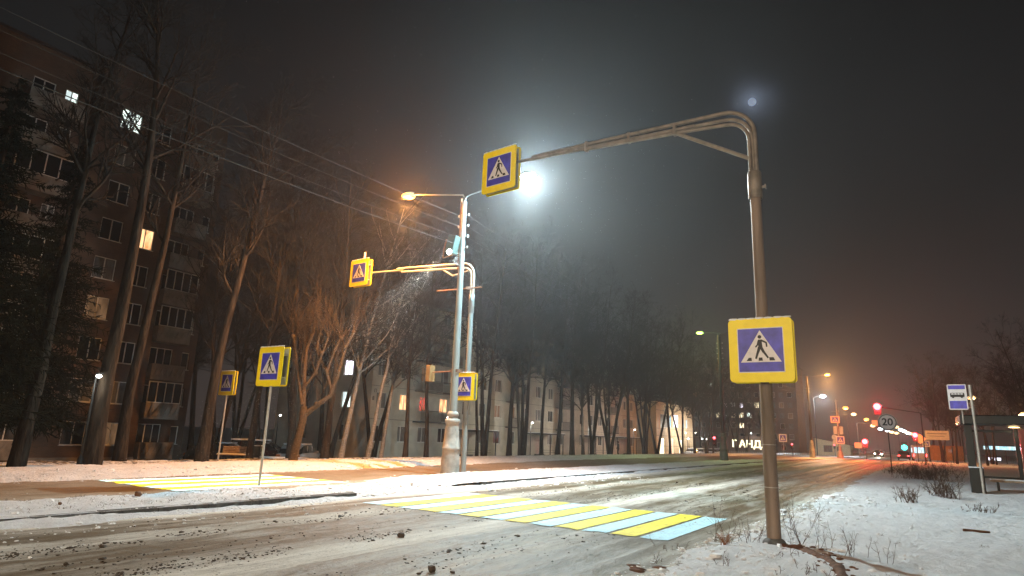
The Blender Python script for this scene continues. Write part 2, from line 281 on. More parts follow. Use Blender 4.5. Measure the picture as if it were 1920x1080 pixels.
M = dict(
    snow_med=snow_mat('snow_median', .905, .98), snow_right=snow_mat('snow_verge', .93, 1.02),
    snow_left=snow_mat('snow_far_verge', .93, .99, (-26.5, -23.5)), snow_far=snow_mat('snow_plain', .78, .92),
    snowcap=mat('snow_cap', (.8, .81, .83), .7, 0, .05, 8, .4, 25),
    road=road_mat('slush_road', -12.2, -2.8, [(0, 1), (.07, 1), (.12, .2), (.2, 0), (.245, .45), (.30, .55), (.36, .05), (.46, .05), (.52, .35), (.56, .85), (.61, .75), (.655, .1), (.76, .4), (.82, .05), (.93, .05), (1, .6)], (.125, .092, .055), (.68, .64, .57)),
    road2=road_mat('slush_far_road', -20, -15.5, [(0, .35), (.2, .1), (.45, .18), (.6, .08), (.85, .14), (1, .5)], (.2, .14, .085), (.45, .4, .33)),
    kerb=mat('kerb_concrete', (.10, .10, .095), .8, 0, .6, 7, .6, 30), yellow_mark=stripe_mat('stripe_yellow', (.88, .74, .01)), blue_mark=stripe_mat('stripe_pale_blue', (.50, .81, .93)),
    pole=mat('pole_brown_grey_paint', (.21, .155, .115), .62, .1, .42, 5, .35, 30, stretch=(1, 1, .12)), arm=mat('arm_steel', (.22, .185, .15), .55, .3, .3, 5),
    polewhite=mat('pole_pale_paint', (.27, .28, .26), .5, 0, .18, 2.5, .2, 30, stretch=(1, 1, .25)), castiron=mat('pole_base_paint', (.38, .35, .31), .6, 0, .3, 4, .5, 18),
    armyel=mat('arm_pale_paint', (.42, .38, .28), .5, 0, .1), signyel=mat('sign_yellow', (.95, .74, .0), .4, 0, .06, 5, .08, 20), signblue=mat('sign_blue', (.055, .05, .42), .35, 0, .35, 5), signwhite=mat('sign_white', (.72, .68, .66), .4, 0, .08, 10),
    signblack=mat('sign_black', (.012, .010, .009), .5, 0, .1), signback=mat('sign_back_alu', (.42, .44, .43), .4, .6, .15), galv=mat('galvanised', (.42, .40, .36), .4, .4, .15, 6), darkmetal=mat('dark_metal', (.03, .032, .032), .5, .3, .2),
    greenmetal=mat('green_box_paint', (.09, .13, .11), .5, .1, .15), rust=mat('rusty_bar', (.22, .11, .06), .8, 0, .3, 9), wire=mat('cable_sheath', (.07, .065, .06), .7), bark=mat('bark_dark', (.028, .021, .015), .95, 0, .7, 7, 1, 14, stretch=(1, 1, .22), spec=.1, dist=.06),
    twig=mat('twig_bark', (.023, .020, .017), .95, 0, .3, 3, spec=.1), birch=mat('birch_bark', (.17, .155, .135), .8, 0, .55, 7, .4, 20, stretch=(1, 1, 3)), limebark=mat('pollard_bark', (.085, .06, .036), .95, 0, .5, 9, 1, 18, spec=.1, dist=.05), conifer=mat('conifer_needles', (.008, .011, .007), .95, 0, .3, 3, spec=.05),
    brick=brick_mat('brick_brown', (.105, .060, .036), (.072, .043, .028), (.09, .08, .065)), panelbalc=mat('balcony_panel', (.22, .20, .17), .8, 0, .25, 2), render=mat('cream_render', (.52, .49, .41), .85, 0, .16, .9, .2, 8), roofdark=mat('roof_felt', (.05, .045, .045), .9),
    yelwall=mat('yellow_tile_wall', (.72, .62, .40), .6, 0, .08, 1.5), farwall=mat('far_wall', (.12, .08, .065), .9, 0, .2, .6), frame=mat('window_frame', (.62, .62, .58), .5), glass=glass_mat('window_glass'), curtain=mat('net_curtain', (.10, .105, .10), .5, 0, .5, 4, stretch=(1, 1, .3)),
    wood=mat('bench_slats', (.30, .21, .14), .7, 0, .25, 9), fencewood=mat('board_fence', (.35, .17, .06), .8, 0, .2, 3), carpaint=mat('car_paint_dark_red', (.035, .008, .010), .25, .3, .1), carblack=mat('car_paint_black', (.012, .012, .014), .22, .3, .1), carpale=mat('car_paint_pale', (.35, .36, .38), .3, .3, .1),
    tyre=mat('tyre_rubber', (.015, .015, .015), .8), coat=mat('dark_coat', (.012, .012, .014), .9), skin=mat('skin', (.45, .28, .2), .6), weed=mat('dead_stalk', (.085, .05, .03), .9), weedred=mat('dead_brown_grass', (.25, .10, .04), .9), mud=mat('frozen_mud', (.12, .055, .028), .9, 0, .4, 9, .9, 20),
    clod=mat('dirty_ice', (.055, .038, .025), .7, 0, .4, 12, .8, 30), shelter=mat('shelter_dark_green', (.006, .010, .009), .4, .2, .2), redlens=emis('signal_red', (1, .10, .13), 7), flake=mat('snow_flake', (.9, .9, .92), .8, 0, .02), ice=mat('gully_ice', (.16, .15, .13), .3),
    lamp_or=emis('sodium_lens', (1, .45, .10), 4), lamp_wh=emis('white_lens', (.72, 1, .93), 120), lamp_gr=emis('green_lens', (.55, 1, .15), 5), lamp_wm=emis('warm_lens', (1, .66, .30), 5), lamp_cw=emis('cool_lens', (.8, .95, 1), 14), lamp_bulb=emis('yard_bulb', (1, .96, .86), 14),
    lamp_teal=emis('green_signal_lens', (.05, .9, .75), 8), head=emis('headlight_lens', (1, .93, .75), 160), tail=emis('tail_lens', (1, .05, .05), 12), moonm=emis('moon_disc', (.62, .75, 1), .38),
    w_white=winlit('room_cold_white', (.30, .36, .36), (.85, 1, .92), 2.6, 2.2), w_warm=winlit('room_orange', (.55, .22, .07), (1, .62, .30), 1.8), w_violet=winlit('room_pale_violet', (.85, .8, 1), (1, .92, 1), 2.6), w_cream=winlit('room_cream', (.8, .62, .35), (1, .9, .62), 3), w_dim=winlit('room_dim_warm', (.10, .05, .02), (.22, .12, .06), .8), w_cyan=winlit('room_cyan', (.3, .7, .9), (.8, 1, 1), 1.6),
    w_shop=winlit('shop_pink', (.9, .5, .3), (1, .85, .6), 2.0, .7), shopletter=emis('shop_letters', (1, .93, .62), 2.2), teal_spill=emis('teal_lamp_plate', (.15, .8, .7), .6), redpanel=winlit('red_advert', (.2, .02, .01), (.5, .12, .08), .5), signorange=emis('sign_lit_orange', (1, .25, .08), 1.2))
def light(name, kind, loc, e, col, r=.12, parent=None, target=None, angle=None, blend=.3):
    l = bpy.data.lights.new(name, kind); l.energy = e; l.color = col
    l.shadow_soft_size = r
    o = bpy.data.objects.new(name, l); link(o, parent); o.location = loc
    if angle: l.spot_size = math.radians(angle); l.spot_blend = blend
    if target is not None: o.rotation_euler = (Vector(loc) - Vector(target)).to_track_quat('Z', 'Y').to_euler()
    return o

# ------------------------------------------------------------------ road geometry as functions of the distance along the street
def kx(y): return np.interp(y, [-60, 0, 12, 18, 63, 105, 150, 250, 420], [-11.6, -11.7, -11.8, -12.15, -12.6, -11.0, -9.4, -7.5, -6.5])
def mx_(y): return np.interp(y, [-60, 6, 14, 22, 63, 105, 150, 250, 420], [-15.2, -15.15, -15.8, -16.9, -16.9, -15.0, -13.0, -10.0, -8.5])
def fx(y): return np.interp(y, [-60, 7, 18, 42, 100, 250, 420], [-19.2, -19.2, -19.9, -22.0, -22.6, -20, -18])
def vx(y): return np.interp(y, [-60, 8, 16, 50, 105, 200, 420], [-3.4, -3.3, -2.95, -2.9, -2.0, -.3, 1.5])
def ss(a): a = np.clip(a, 0, 1); return a * a * (3 - 2 * a)
RUTS = np.array([-10.2, -8.6, -6.0, -5.2, -3.9])
def z_road(x, y):
    c = x + .18 * N1(np.asarray(y) * .12 + 5, 0 * np.asarray(y)); rut = sum(-.028 * np.exp(-((c - q) / .16) ** 2) + .016 * np.exp(-((np.abs(c - q) - .3) / .09) ** 2) for q in RUTS)
    yy_ = np.asarray(y, float); damp = 1 - .8 * ss((yy_ - 10.4) / .8) * ss((16.0 - yy_) / .8)
    return damp * z_road0(x, y, rut)
def z_road0(x, y, rut):
    return rut + .030 * N2(x * 2.6, y * .22) + .022 * N3(x * 7, y * 3.1) + .012 * N1(x * 19, y * 13)
def z_med(x, y):
    k = kx(y); f = mx_(y); t = (k - x) / (k - f)
    cross = ss((y - 10.3) / 1.5) * ss((16.8 - y) / 1.5)
    edge = ss((x - f + .55 * fbm(x, y, .9)) / .9)
    kerbed = .115 - .10 * cross
    body = kerbed + (.02) * np.sin(np.clip(t, 0, 1) * math.pi) - .07 * ss((t - .5) / .5) + .055 * fbm(x, y, 1.3, 5) + .03 * N3(x * 9, y * 9)
    near = ss(t / .10)
    return (kerbed * (1 - near) + body * near) * edge - .03 * (1 - edge)
_fp = random.Random(21); FEET = []
for (ax_, ay_, bx_, by_) in ((2.6, 9.5, 1.2, 30), (1.9, 9, .6, 32), (3.4, 12, -.4, 26), (-1.2, 8.2, .2, 14)):
    n_ = int(math.hypot(bx_ - ax_, by_ - ay_) / .62)
    for i_ in range(n_):
        q_ = i_ / n_; FEET.append((ax_ + (bx_ - ax_) * q_ + (.11 if i_ % 2 else -.11) + _fp.gauss(0, .05), ay_ + (by_ - ay_) * q_ + _fp.gauss(0, .08)))
def z_right(x, y):
    x = np.asarray(x, float); y = np.asarray(y, float); dent = np.zeros(np.broadcast(x, y).shape)
    if dent.size > 50:
        for a_, b_ in FEET: dent = dent - .075 * np.exp(-((x - a_) / .075) ** 2 - ((y - b_) / .16) ** 2) + .015 * np.exp(-((x - a_) / .14) ** 2 - ((y - b_) / .24) ** 2)
    return dent + z_right0(x, y)
def z_right0(x, y):
    e = ss((x - vx(y) - .45 * fbm(x, y, 1.3)) / .8)
    far = ss((y - 26) / 30)
    return -.04 * (1 - e) + e * (.05 + .10 * fbm(x, y, .8, 5) + .025 * N3(x * 8, y * 8) + .12 * np.clip((x - 4) / 10, 0, 1) + .10 * far)
def z_left(x, y):
    f = fx(y); d = f - x
    bank = ss((d + .5 * fbm(x, y, .9)) / .8)
    h = .17 * ss(d / 1.6) * (1 - .7 * ss((d - 3) / 4)) + .08 * fbm(x, y, .9, 5) + .03 * N3(x * 7, y * 7)
    drop = ss((-27.5 - x) / 8.5)
    return (-.04 * (1 - bank) + bank * h) * (1 - drop) - .98 * drop
def axis(lo, hi, near_lo, near_hi, fine, grow=1.06, top=8):
    a = [near_lo]
    while a[-1] < near_hi: a.append(a[-1] + fine)
    s = fine
    while a[-1] < hi: s = min(s * grow, top); a.append(a[-1] + s)
    s = fine; b = []
    c = near_lo
    while c > lo: s = min(s * grow, top); c -= s; b.append(c)
    return np.array(b[::-1] + a)
def sheet(name, xf, ys, zf, m, parent=None, kind='structure', lift=0):
    """xf(y)-> array of x for that row (same count on each row)"""
    rows = [xf(y) for y in ys]; X = np.array(rows); Y = np.repeat(ys[:, None], X.shape[1], 1); Z = zf(X, Y) + lift
    V = np.stack([X, Y, Z], -1).reshape(-1, 3); n, k = X.shape
    i = np.arange((n - 1) * (k - 1)); r = i // (k - 1); c = i % (k - 1); a = r * k + c
    F = np.stack([a, a + 1, a + k + 1, a + k], 1)
    o = npmesh(name, V, F, m, parent, True)
    if kind: o['kind'] = kind
    return o
ys = axis(-35, 430, 3.5, 30, .09)
sheet('road', lambda y: np.linspace(kx(y) - .3, vx(y) + 1.0, 110), ys, z_road, M['road'])
sheet('far_road', lambda y: np.linspace(fx(y) - .8, mx_(y) + .9, 50), ys, z_road, M['road2'])
sheet('median', lambda y: np.linspace(mx_(y) - .35, kx(y) - .03, 60), ys, z_med, M['snow_med'])
xr_ = np.concatenate([np.linspace(0, 6, 76), np.linspace(6.3, 14, 24), np.linspace(15, 90, 30)])
sheet('right_verge', lambda y: vx(y) - .6 + xr_, ys, z_right, M['snow_right'])
xl_ = np.concatenate([np.linspace(-36, -7, 60), np.linspace(-6.9, .6, 70)])
sheet('left_verge', lambda y: fx(y) + xl_ * np.interp(xl_, [-36, 0, .6], [1, 1, 1]), ys, z_left, M['snow_left'])
g = MB(); g.add([(-900, -300, -1.12), (900, -300, -1.12), (900, 1500, -1.12), (-900, 1500, -1.12)], [(0, 1, 2, 3)]); tag(g.build('ground', M['snow_far']), kind='structure')
# kerb stones: dark faces towards the near road
kb = MB(); y = -30.0
while y < 200:
    if not (11.2 < y < 17.5):
        a, b_ = float(kx(y)), float(kx(y + .98)); dz = random.uniform(-.012, .012); top = .105 if y < 12 else .085
        kb.add([(a - .15, y, -.1), (a, y, -.1), (b_, y + .98, -.1), (b_ - .15, y + .98, -.1), (a - .15, y, top + .02 + dz), (a, y, top + dz), (b_, y + .98, top + dz), (b_ - .15, y + .98, top + .02 + dz)],
               [(0, 3, 2, 1), (4, 5, 6, 7), (0, 1, 5, 4), (1, 2, 6, 5), (2, 3, 7, 6), (3, 0, 4, 7)])
    y += 1.0
tag(kb.build('kerb', M['kerb']), kind='structure')
# snow shoved up against the kerb on the carriageway
def z_wind(x, y):
    d = x - kx(y); w = .42 + .30 * fbm(y * 0 + 3, y, .7) + .12 * fbm(x, y, 1.7)
    return z_road(x, y) + (.08 + .07 * fbm(y * 0 + 8, y, .55)) * ss((w - d) / .5) - .015 + .025 * N3(x * 8, y * 6) * ss((w - d) / .5)
sheet('kerb_snow', lambda y: np.linspace(kx(y) + .004, kx(y) + 1.1, 22), axis(-35, 200, 3.5, 30, .09), z_wind, M['snow_med'])
# crossings: projected stripes of light, painted on as coloured sheets
def top_z(x, y):
    x = np.asarray(x); y = np.asarray(y); z = z_road(x, y)
    z = np.where(x < kx(y) - .03, z_med(x, y), z); z = np.where(x < mx_(y) + .9, np.maximum(z_med(x, y), z_road(x, y)), z)
    z = np.where((x > kx(y)) & (x < kx(y) + 1.1), np.maximum(z_wind(x, y), z_road(x, y)), z)
    z = np.where(x > vx(y) - .6, np.maximum(z_road(x, y), z_right(x, y)), z)
    z = np.where(x < fx(y) + .6, np.maximum(z_left(x, y), z_road(x, y)), z)
    return z
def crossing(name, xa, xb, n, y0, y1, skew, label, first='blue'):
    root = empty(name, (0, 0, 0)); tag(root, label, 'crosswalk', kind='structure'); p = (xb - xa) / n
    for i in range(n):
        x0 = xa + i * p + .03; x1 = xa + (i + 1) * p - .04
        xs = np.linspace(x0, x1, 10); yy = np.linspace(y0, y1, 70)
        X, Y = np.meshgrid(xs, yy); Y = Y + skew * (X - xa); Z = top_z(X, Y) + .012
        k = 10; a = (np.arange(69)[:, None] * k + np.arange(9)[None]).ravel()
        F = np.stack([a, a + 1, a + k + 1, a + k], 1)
        # a few ragged holes let the road show through each stripe
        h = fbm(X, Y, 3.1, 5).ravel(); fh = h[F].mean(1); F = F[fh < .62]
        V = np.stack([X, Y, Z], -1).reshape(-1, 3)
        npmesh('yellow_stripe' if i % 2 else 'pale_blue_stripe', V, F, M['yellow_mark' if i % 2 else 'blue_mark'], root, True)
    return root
crossing('crosswalk', -10.86, -3.58, 13, 11.2, 15.32, -.04, 'yellow and pale blue projected light crosswalk over the near carriageway')
crossing('crosswalk', -19.3, -15.35, 7, 9.6, 15.1, -.02, 'yellow and pale blue projected light crosswalk over the far carriageway')
# frozen clods of dirty slush thrown up between the wheel tracks
cl = MB(); bands = [(-9.35, .35, .30), (-7.35, .25, .35), (-5.5, .4, .22), (-4.6, .35, .2), (-8.2, .3, .08), (-10.8, .3, .05)]
for i in range(6800):
    c, w, pr = random.choices(bands, [b[2] for b in bands])[0]
    y = 3.6 + (random.random() ** 1.6) * 24; x = c + random.gauss(0, w * .6)
    if 11.2 < y < 15.4 and random.random() < .75: continue
    r = .0062 * random.lognormvariate(0, .55)
    if fbm(np.array([x]), np.array([y]), 1.3)[0] < -.12: continue
    cl.ball((x, y, float(z_road(x, y)) + r * .3), r, random.uniform(.8, 1.9), random.uniform(.8, 1.9), random.uniform(.4, .8), 5, 1.0)
cl.ball((-4.95, 6.35, .05), .055, 1, 1, .9, 7, .5); cl.ball((-6.95, 8.1, .04), .05, 1.4, 1, .8, 7, .5)
for f in range(len(cl.sm)): cl.sm[f] = False
tag(cl.build('slush_clods', M['clod']), 'dark frozen clods of dirty slush between the wheel tracks', 'slush', kind='stuff')

# crumbled snow thrown on to the banks
sl_ = MB()
for i in range(5200):
    q = random.random()
    if q < .5: y = 3.5 + random.random() ** 1.5 * 26; x = float(kx(y)) + random.gauss(-.9, 1.3); z = float(top_z(x, y))
    elif q < .75: y = 7 + random.random() ** 1.3 * 18; x = float(vx(y)) + abs(random.gauss(.2, 1.2)); z = float(top_z(x, y))
    else: y = 6 + random.random() ** 1.2 * 26; x = float(fx(y)) - abs(random.gauss(.3, 1.3)); z = float(top_z(x, y))
    if 10.8 < y < 15.6 and x > -11.6 and x < -3.4: continue
    r = .013 * random.lognormvariate(0, .5) * (.6 + y / 22); sl_.ball((x, y, z + r * .1), r, random.uniform(.8, 1.7), random.uniform(.8, 1.7), random.uniform(.4, .9), 5, .9)
for f in range(len(sl_.sm)): sl_.sm[f] = False
tag(sl_.build('snow_crumbs', M['snowcap']), 'crumbled lumps of ploughed snow on the banks', 'snow', kind='stuff')

# ------------------------------------------------------------------ signs
def rounded(w, h, r, n=5):
    pts = []
    for cx, cy, a0 in ((w / 2 - r, h / 2 - r, 0), (-w / 2 + r, h / 2 - r, 90), (-w / 2 + r, -h / 2 + r, 180), (w / 2 - r, -h / 2 + r, 270)):
        for k in range(n + 1): a = math.radians(a0 + 90 * k / n); pts.append((cx + r * math.cos(a), cy + r * math.sin(a)))
    return pts
def seg(p, q, w0, w1):
    dx, dy = q[0] - p[0], q[1] - p[1]; L = math.hypot(dx, dy); nx, ny = -dy / L, dx / L
    return [(p[0] + nx * w0, p[1] + ny * w0), (p[0] - nx * w0, p[1] - ny * w0), (q[0] - nx * w1, q[1] - ny * w1), (q[0] + nx * w1, q[1] + ny * w1)]
def ped_face(root, s, side=1, d0=0.0, back=False):
    """pedestrian crossing plate facing -Y (side=1) or +Y (side=-1); s = width"""
    F = lambda u, v, t: (u * side, -side * (d0 + t), v)
    w = s; h = s * 1.05
    b = MB(); b.prism(rounded(w, h, .07 * s), 0, .022, F); yb = b.build('yellow_board', M['signyel'], root)
    b = MB(); b.prism(rounded(w * .72, h * .70, .015 * s), .022, .026, F); b.build('white_border', M['signwhite'], yb)
    b = MB(); b.prism(rounded(w * .695, h * .675, .01 * s), .026, .029, F); b.build('blue_field', M['signblue'], yb)
    T = [(-.315 * s, -.20 * s), (.315 * s, -.20 * s), (0, .325 * s)]
    b = MB(); b.prism(T, .029, .032, F); b.build('white_triangle', M['signwhite'], yb)
    m = MB(); q = lambda pts: m.prism([(u * s, v * s) for u, v in pts], .032, .035, F)
    q([(-.005 + .030 * math.cos(a * math.pi / 6), .215 + .030 * math.sin(a * math.pi / 6)) for a in range(12)])
    q([(-.030, .170), (.025, .170), (.035, .04), (-.03, .02)])                       # trunk
    m2 = lambda p, r, a, c: m.prism([(u * s, v * s) for u, v in seg(p, r, a, c)], .0355, .0375, F)
    m2((.015, .16), (.095, .115), .014, .013); m2((.095, .12), (.10, .045), .013, .011)    # front arm
    m2((-.02, .155), (-.045, .075), .014, .012); m2((-.045, .08), (-.075, .045), .012, .011)
    m2((-.012, .045), (-.04, -.04), .025, .02); m2((-.04, -.035), (-.075, -.145), .019, .015)    # legs
    m2((.012, .04), (.05, -.04), .023, .02); m2((.05, -.035), (.115, -.135), .018, .014)
    for u in (-.17, 0, .17): q([(u - .03 + (-.012 if u < 0 else .012 if u > 0 else 0) * -1, -.125), (u + .024 + (.0), -.125), (u + .03 + (.02 if u > 0 else 0), -.178), (u - .036 - (.02 if u < 0 else 0), -.178)])
    m.build('walking_figure', M['signblack'], yb)
    return yb
def ped_sign(loc, s, label, rz=0, double=True, gap=.085, post=None, group=None, name='crossing_sign'):
    root = empty(name, loc, label, 'road sign', group, rz)
    ped_face(root, s, 1, gap)
    h = s * 1.05
    if double:
        ped_face(root, s, -1, gap)
        b = MB()
        for z in (-h * .28, h * .28): b.box(-s * .42, s * .42, -gap, gap, z - .02, z + .02)
        b.box(-s * .46, s * .46, -gap + .002, -gap + .012, -h * .46, h * .46); b.box(-s * .46, s * .46, gap - .012, gap - .002, -h * .46, h * .46)
        b.build('frame', M['signback'], root)
    sn = MB()
    for k in range(7):
        u = -s * .42 + k * s * .14; sn.ball((u, -gap - .01, h / 2 + .006), .07 * s, 1.2, .28, .22 + .1 * random.random(), 8, .3)
    sn.build('snow_cap', M['snowcap'], root)
    if post:
        b = MB(); b.tube([(0, 0, -loc[2] + post - .1), (0, 0, h / 2 - .02)], .035, 12); b.build('post', M['galv'], root)
    return root
# right gantry: tall pole with a bent truss arm over the road
gr = empty('sign_gantry', (-2.12, 11.88, 0), 'tall brown grey pole with a bent truss arm reaching over the near road', 'sign gantry')
b = MB(); b.tube([(0, 0, -.2), (0, 0, 3.6), (0, 0, 6.45)], [.115, .105, .095], 28); b.build('pole', M['pole'], gr)
b = MB()
for z in (2.92, 3.5): b.lathe([(.116, z - .03), (.122, z - .025), (.122, z + .025), (.116, z + .03)], n=28); b.box(.10, .17, -.02, .02, z - .02, z + .02)
for z in (.92, 1.62): b.lathe([(.1165, z - .006), (.119, z), (.1165, z + .006)], n=28)
b.build('clamp_band', M['galv'], gr)
b = MB(); b.lathe([(.19, -.05), (.185, .05), (.15, .09), (.117, .11)], n=28); b.build('footing', M['kerb'], gr)
b = MB(); b.lathe([(.12, 6.1), (.128, 6.12), (.128, 6.62), (.12, 6.64), (.06, 6.66)], n=28); b.box(.12, .2, -.02, .02, 6.3, 6.34); b.box(.18, .2, -.04, .04, 6.28, 6.36); b.build('collar', M['arm'], gr)
def arc(x0, z0, r, n=9): return [(x0 - r + r * math.cos(a), 0, z0 + r * math.sin(a)) for a in [math.pi / 2 * k / n for k in range(n + 1)]]
b = MB()
b.tube([(.05, 0, 6.6)] + arc(.05, 7.42, .58) + [(-3.3, 0, 8.0), (-4.9, 0, 7.985)], .042, 12)
b.tube([(-.06, 0, 6.6)] + arc(-.06, 7.32, .42) + [(-1.5, 0, 7.80), (-3.55, 0, 7.885)], .036, 12)
b.tube([(-.003, .045, 6.6), (-.003, .045, 7.0)] + [(x - .02, .045, z + .0) for x, y_, z in arc(.01, 7.37, .5)] + [(-3.55, .045, 7.95)], .036, 12)
b.tube([(-1.1, 0, 7.87), (-3.3, 0, 7.90), (-3.6, 0, 7.92), (-5.9, 0, 7.96)], .038, 12)
for x, z in ((-1.5, 7.84), (-2.5, 7.9), (-3.5, 7.92)): b.box(x - .03, x + .03, -.05, .05, z - .09, z + .14)
b.build('truss_arm', M['arm'], gr)
b = MB(); b.tube([(-.05, 0, 6.93), (-1.55, 0, 7.84)], .04, 10); b.build('brace', M['arm'], gr)
ped_sign((-2.12, 11.70, 3.215), 1.06, 'weathered yellow bordered crossing sign low on the tall right pole', gap=.10)
ped_sign((-7.86, 11.86, 7.80), 1.02, 'yellow bordered crossing sign hung from the end of the high truss arm', gap=.07, rz=math.radians(-6))
# verge sign posts
def post_sign(loc, zc, s, label, gz):
    return ped_sign((loc[0], loc[1], zc), s, label, post=gz)
ped_sign((-15.68, 12.1, 3.33), 1.08, 'double sided crossing sign on a grey post standing in the snowy median', post=-.05, gap=.10, name='crossing_sign_post')
ped_sign((-26.98, 18.45, 3.55), 1.06, 'crossing sign on an orange lit post beyond the far carriageway by the bench', post=-.05, gap=.06, name='crossing_sign_post')

# ------------------------------------------------------------------ lamp posts on the median
def lamp_head(root, x, z, side, lens):
    h = MB(); h.ball((x, 0, z + .14), .30, 1.1, .5, .26, 14); hd = h.build('lamp_head', M['polewhite'], root)
    l = MB(); l.ball((x, 0, z + .01), .31, 1.1, 1, .42, 16); l.build('lens', M[lens], hd); return hd
def lamp_post(loc, label, lens_l, lens_r, ll=3.37, lr=3.27, zl=12.6, zr=12.3, basemat=None, polemat='polewhite'):
    r = empty('street_lamp', loc, label, 'street lamp', 'tall two armed lamp posts along the median')
    b = MB(); b.lathe([(.40, -.3), (.40, .1), (.385, .3), (.375, .62), (.355, .75), (.345, .98), (.365, 1.0), (.37, 1.06), (.345, 1.09), (.31, 1.5), (.275, 1.9), (.265, 2.0), (.30, 2.05), (.315, 2.12), (.30, 2.2), (.21, 2.24), (.20, 2.30), (.245, 2.35), (.25, 2.44), (.20, 2.5), (.17, 2.52)], n=32)
    b.build('cast_base', M[basemat or 'castiron'], r)
    b = MB(); b.tube([(0, 0, 2.5), (0, 0, 7), (0, 0, 11.75)], [.165, .135, .10], 24); b.build('pole', M[polemat], r)
    b = MB(); b.tube([(-.14, -.05, 8.6), (-.14, -.05, 11.9)], .035, 8)
    for z in (9.2, 10.2, 11.2): b.box(-.17, -.02, -.09, -.01, z - .03, z + .03)
    b.build('conduit', M['rust'], r)
    b = MB(); b.tube([(-.03, 0, 11.7), (-.03, 0, 11.98), (-.12, 0, 12.10), (-.3, 0, 12.13), (-ll + .3, 0, zl + .04)], .032, 10)
    b.tube([(.03, 0, 11.7), (.03, 0, 11.85), (.10, 0, 11.98), (.3, 0, 12.04), (lr - .3, 0, zr + .05)], .03, 10); b.build('arm', M[polemat], r)
    lamp_head(r, -ll, zl, -1, lens_l)
    if lens_r: lamp_head(r, lr, zr, 1, lens_r)
    b = MB()
    for z in (11.1, 10.6, 10.1, 9.6):
        b.tube([(-.3, 0, z), (.3, 0, z)], .012, 6); b.lathe([(.03, -.05), (.045, -.02), (.03, .0), (.045, .03), (.02, .06)], (-.26, 0, z), 8)
        b.lathe([(.03, -.05), (.045, -.02), (.03, .0), (.045, .03), (.02, .06)], (.26, 0, z), 8)
    b.build('insulator_bracket', M['galv'], r)
    return r
L1 = (-16.15, 21.53, 0)
lp = lamp_post(L1, 'tall pale lamp post with cast base and a glowing orange and a glaring white lamp', 'lamp_or', 'lamp_wh')
def road_light(name, loc, e, col, up=.2, r=.2, angle=150, col2=None, target=None):
    light(name, 'SPOT', loc, e, col, r, angle=angle, blend=.55, target=target)
    if up: light(name, 'POINT', loc, e * up, col2 or col, r)
road_light('sodium_light', (L1[0] - 3.37, L1[1], 12.42), 12500, (1, .42, .09), .38, r=.12, angle=140, col2=(1, .33, .05), target=(-25.5, 20, 0))
road_light('white_light', (L1[0] + 3.27, L1[1], 12.12), 11000, (.93, 1, .90), .85, r=.12, angle=138, col2=(.50, .82, 1), target=(-3.5, 17, 0))
lp2 = lamp_post((-15.3, 63.0, .1), 'second median lamp post with a glowing green lamp, left of the right pole', 'lamp_gr', None, ll=1.9, zl=12.2, basemat='greenmetal', polemat='darkmetal')
road_light('green_light', (-17.2, 63, 11.95), 1300, (.68, 1, .35), .5)
lp3 = lamp_post((-12.85, 105.3, .1), 'dark lamp post with an orange lamp in the mist right of the right pole', 'lamp_or', 'lamp_or', ll=2.6, zl=12.1, lr=2.8, zr=12.1, polemat='darkmetal')
road_light('far_sodium_light', (-10.05, 105, 11.5), 9000, (1, .45, .12), .9)
road_light('far_white_light', (-15.1, 146, 11.3), 6000, (.85, .95, 1), .9)
road_light('near_back_light', (-12.4, -20.5, 11.9), 9500, (1, .78, .54), 0, angle=64, target=(-9, 2, 0))
road_light('near_back_light', (1.0, -14, 5.6), 11500, (1, .80, .60), 0, angle=62, target=(-6.5, 12, 2.6))  # added fill for the sign faces and pole front, no lamp stands here

# second gantry on the median, beside the lamp post
g2 = empty('sign_gantry', (-16.3, 22.65, 0), 'pale gantry pole on the median whose yellow arm reaches over the far road', 'sign gantry')
b = MB(); b.tube([(0, 0, -.2), (0, 0, 4), (0, 0, 7.7)], [.125, .115, .105], 24); b.build('pole', M['polewhite'], g2)
b = MB(); b.lathe([(.11, 6.9), (.13, 6.92), (.13, 7.72), (.11, 7.75), (.05, 7.76)], n=24); b.tube([(-.2, 0, 7.2), (.2, 0, 7.2)], .015, 6); b.build('collar', M['polewhite'], g2)
b = MB()
b.tube([(.06, 0, 7.7)] + arc(.06, 8.62, .62) + [(-3.9, 0, 9.40), (-4.6, 0, 9.42)], .055, 12)
b.tube([(-.07, 0, 7.7)] + arc(-.07, 8.6, .42) + [(-1.6, 0, 9.10), (-4.3, 0, 9.24)], .05, 12)
b.tube([(-4.2, 0, 9.33), (-6.6, 0, 9.42)], .042, 10)
b.build('arm', M['armyel'], g2)
b = MB(); b.tube([(-.12, 0, 8.9), (-1.15, 0, 8.72), (-1.7, 0, 9.05)], .04, 8); b.build('brace', M['armyel'], g2)
b = MB(); b.tube([(-6.9, 0, 8.9), (-6.9, 0, 10.55)], .055, 10); b.build('hanger_post', M['armyel'], g2)
ped_sign((-23.2, 22.5, 9.42), 1.32, 'yellow bordered crossing sign at the end of the yellow arm over the far road', gap=.12, rz=math.radians(-4))
ped_sign((-16.25, 22.42, 3.62), 1.12, 'crossing sign half hidden behind the pale lamp post', gap=.10)
cb = empty('cross_bar', (-16.3, 22.4, 8.0), 'rusty horizontal bar strapped across the pale gantry pole', 'bar')
b = MB(); b.tube([(-1.8, 0, 0), (.7, 0, -.04)], .035, 8); b.build('bar', M['rust'], cb)
b = MB(); b.box(-.15, .15, -.05, .14, -.05, .05); b.build('clamp', M['galv'], cb)
ts = empty('traffic_signal', (-16.15, 21.6, 4.2), 'small orange lit signal box on a thin arm left of the lamp post', 'traffic light')
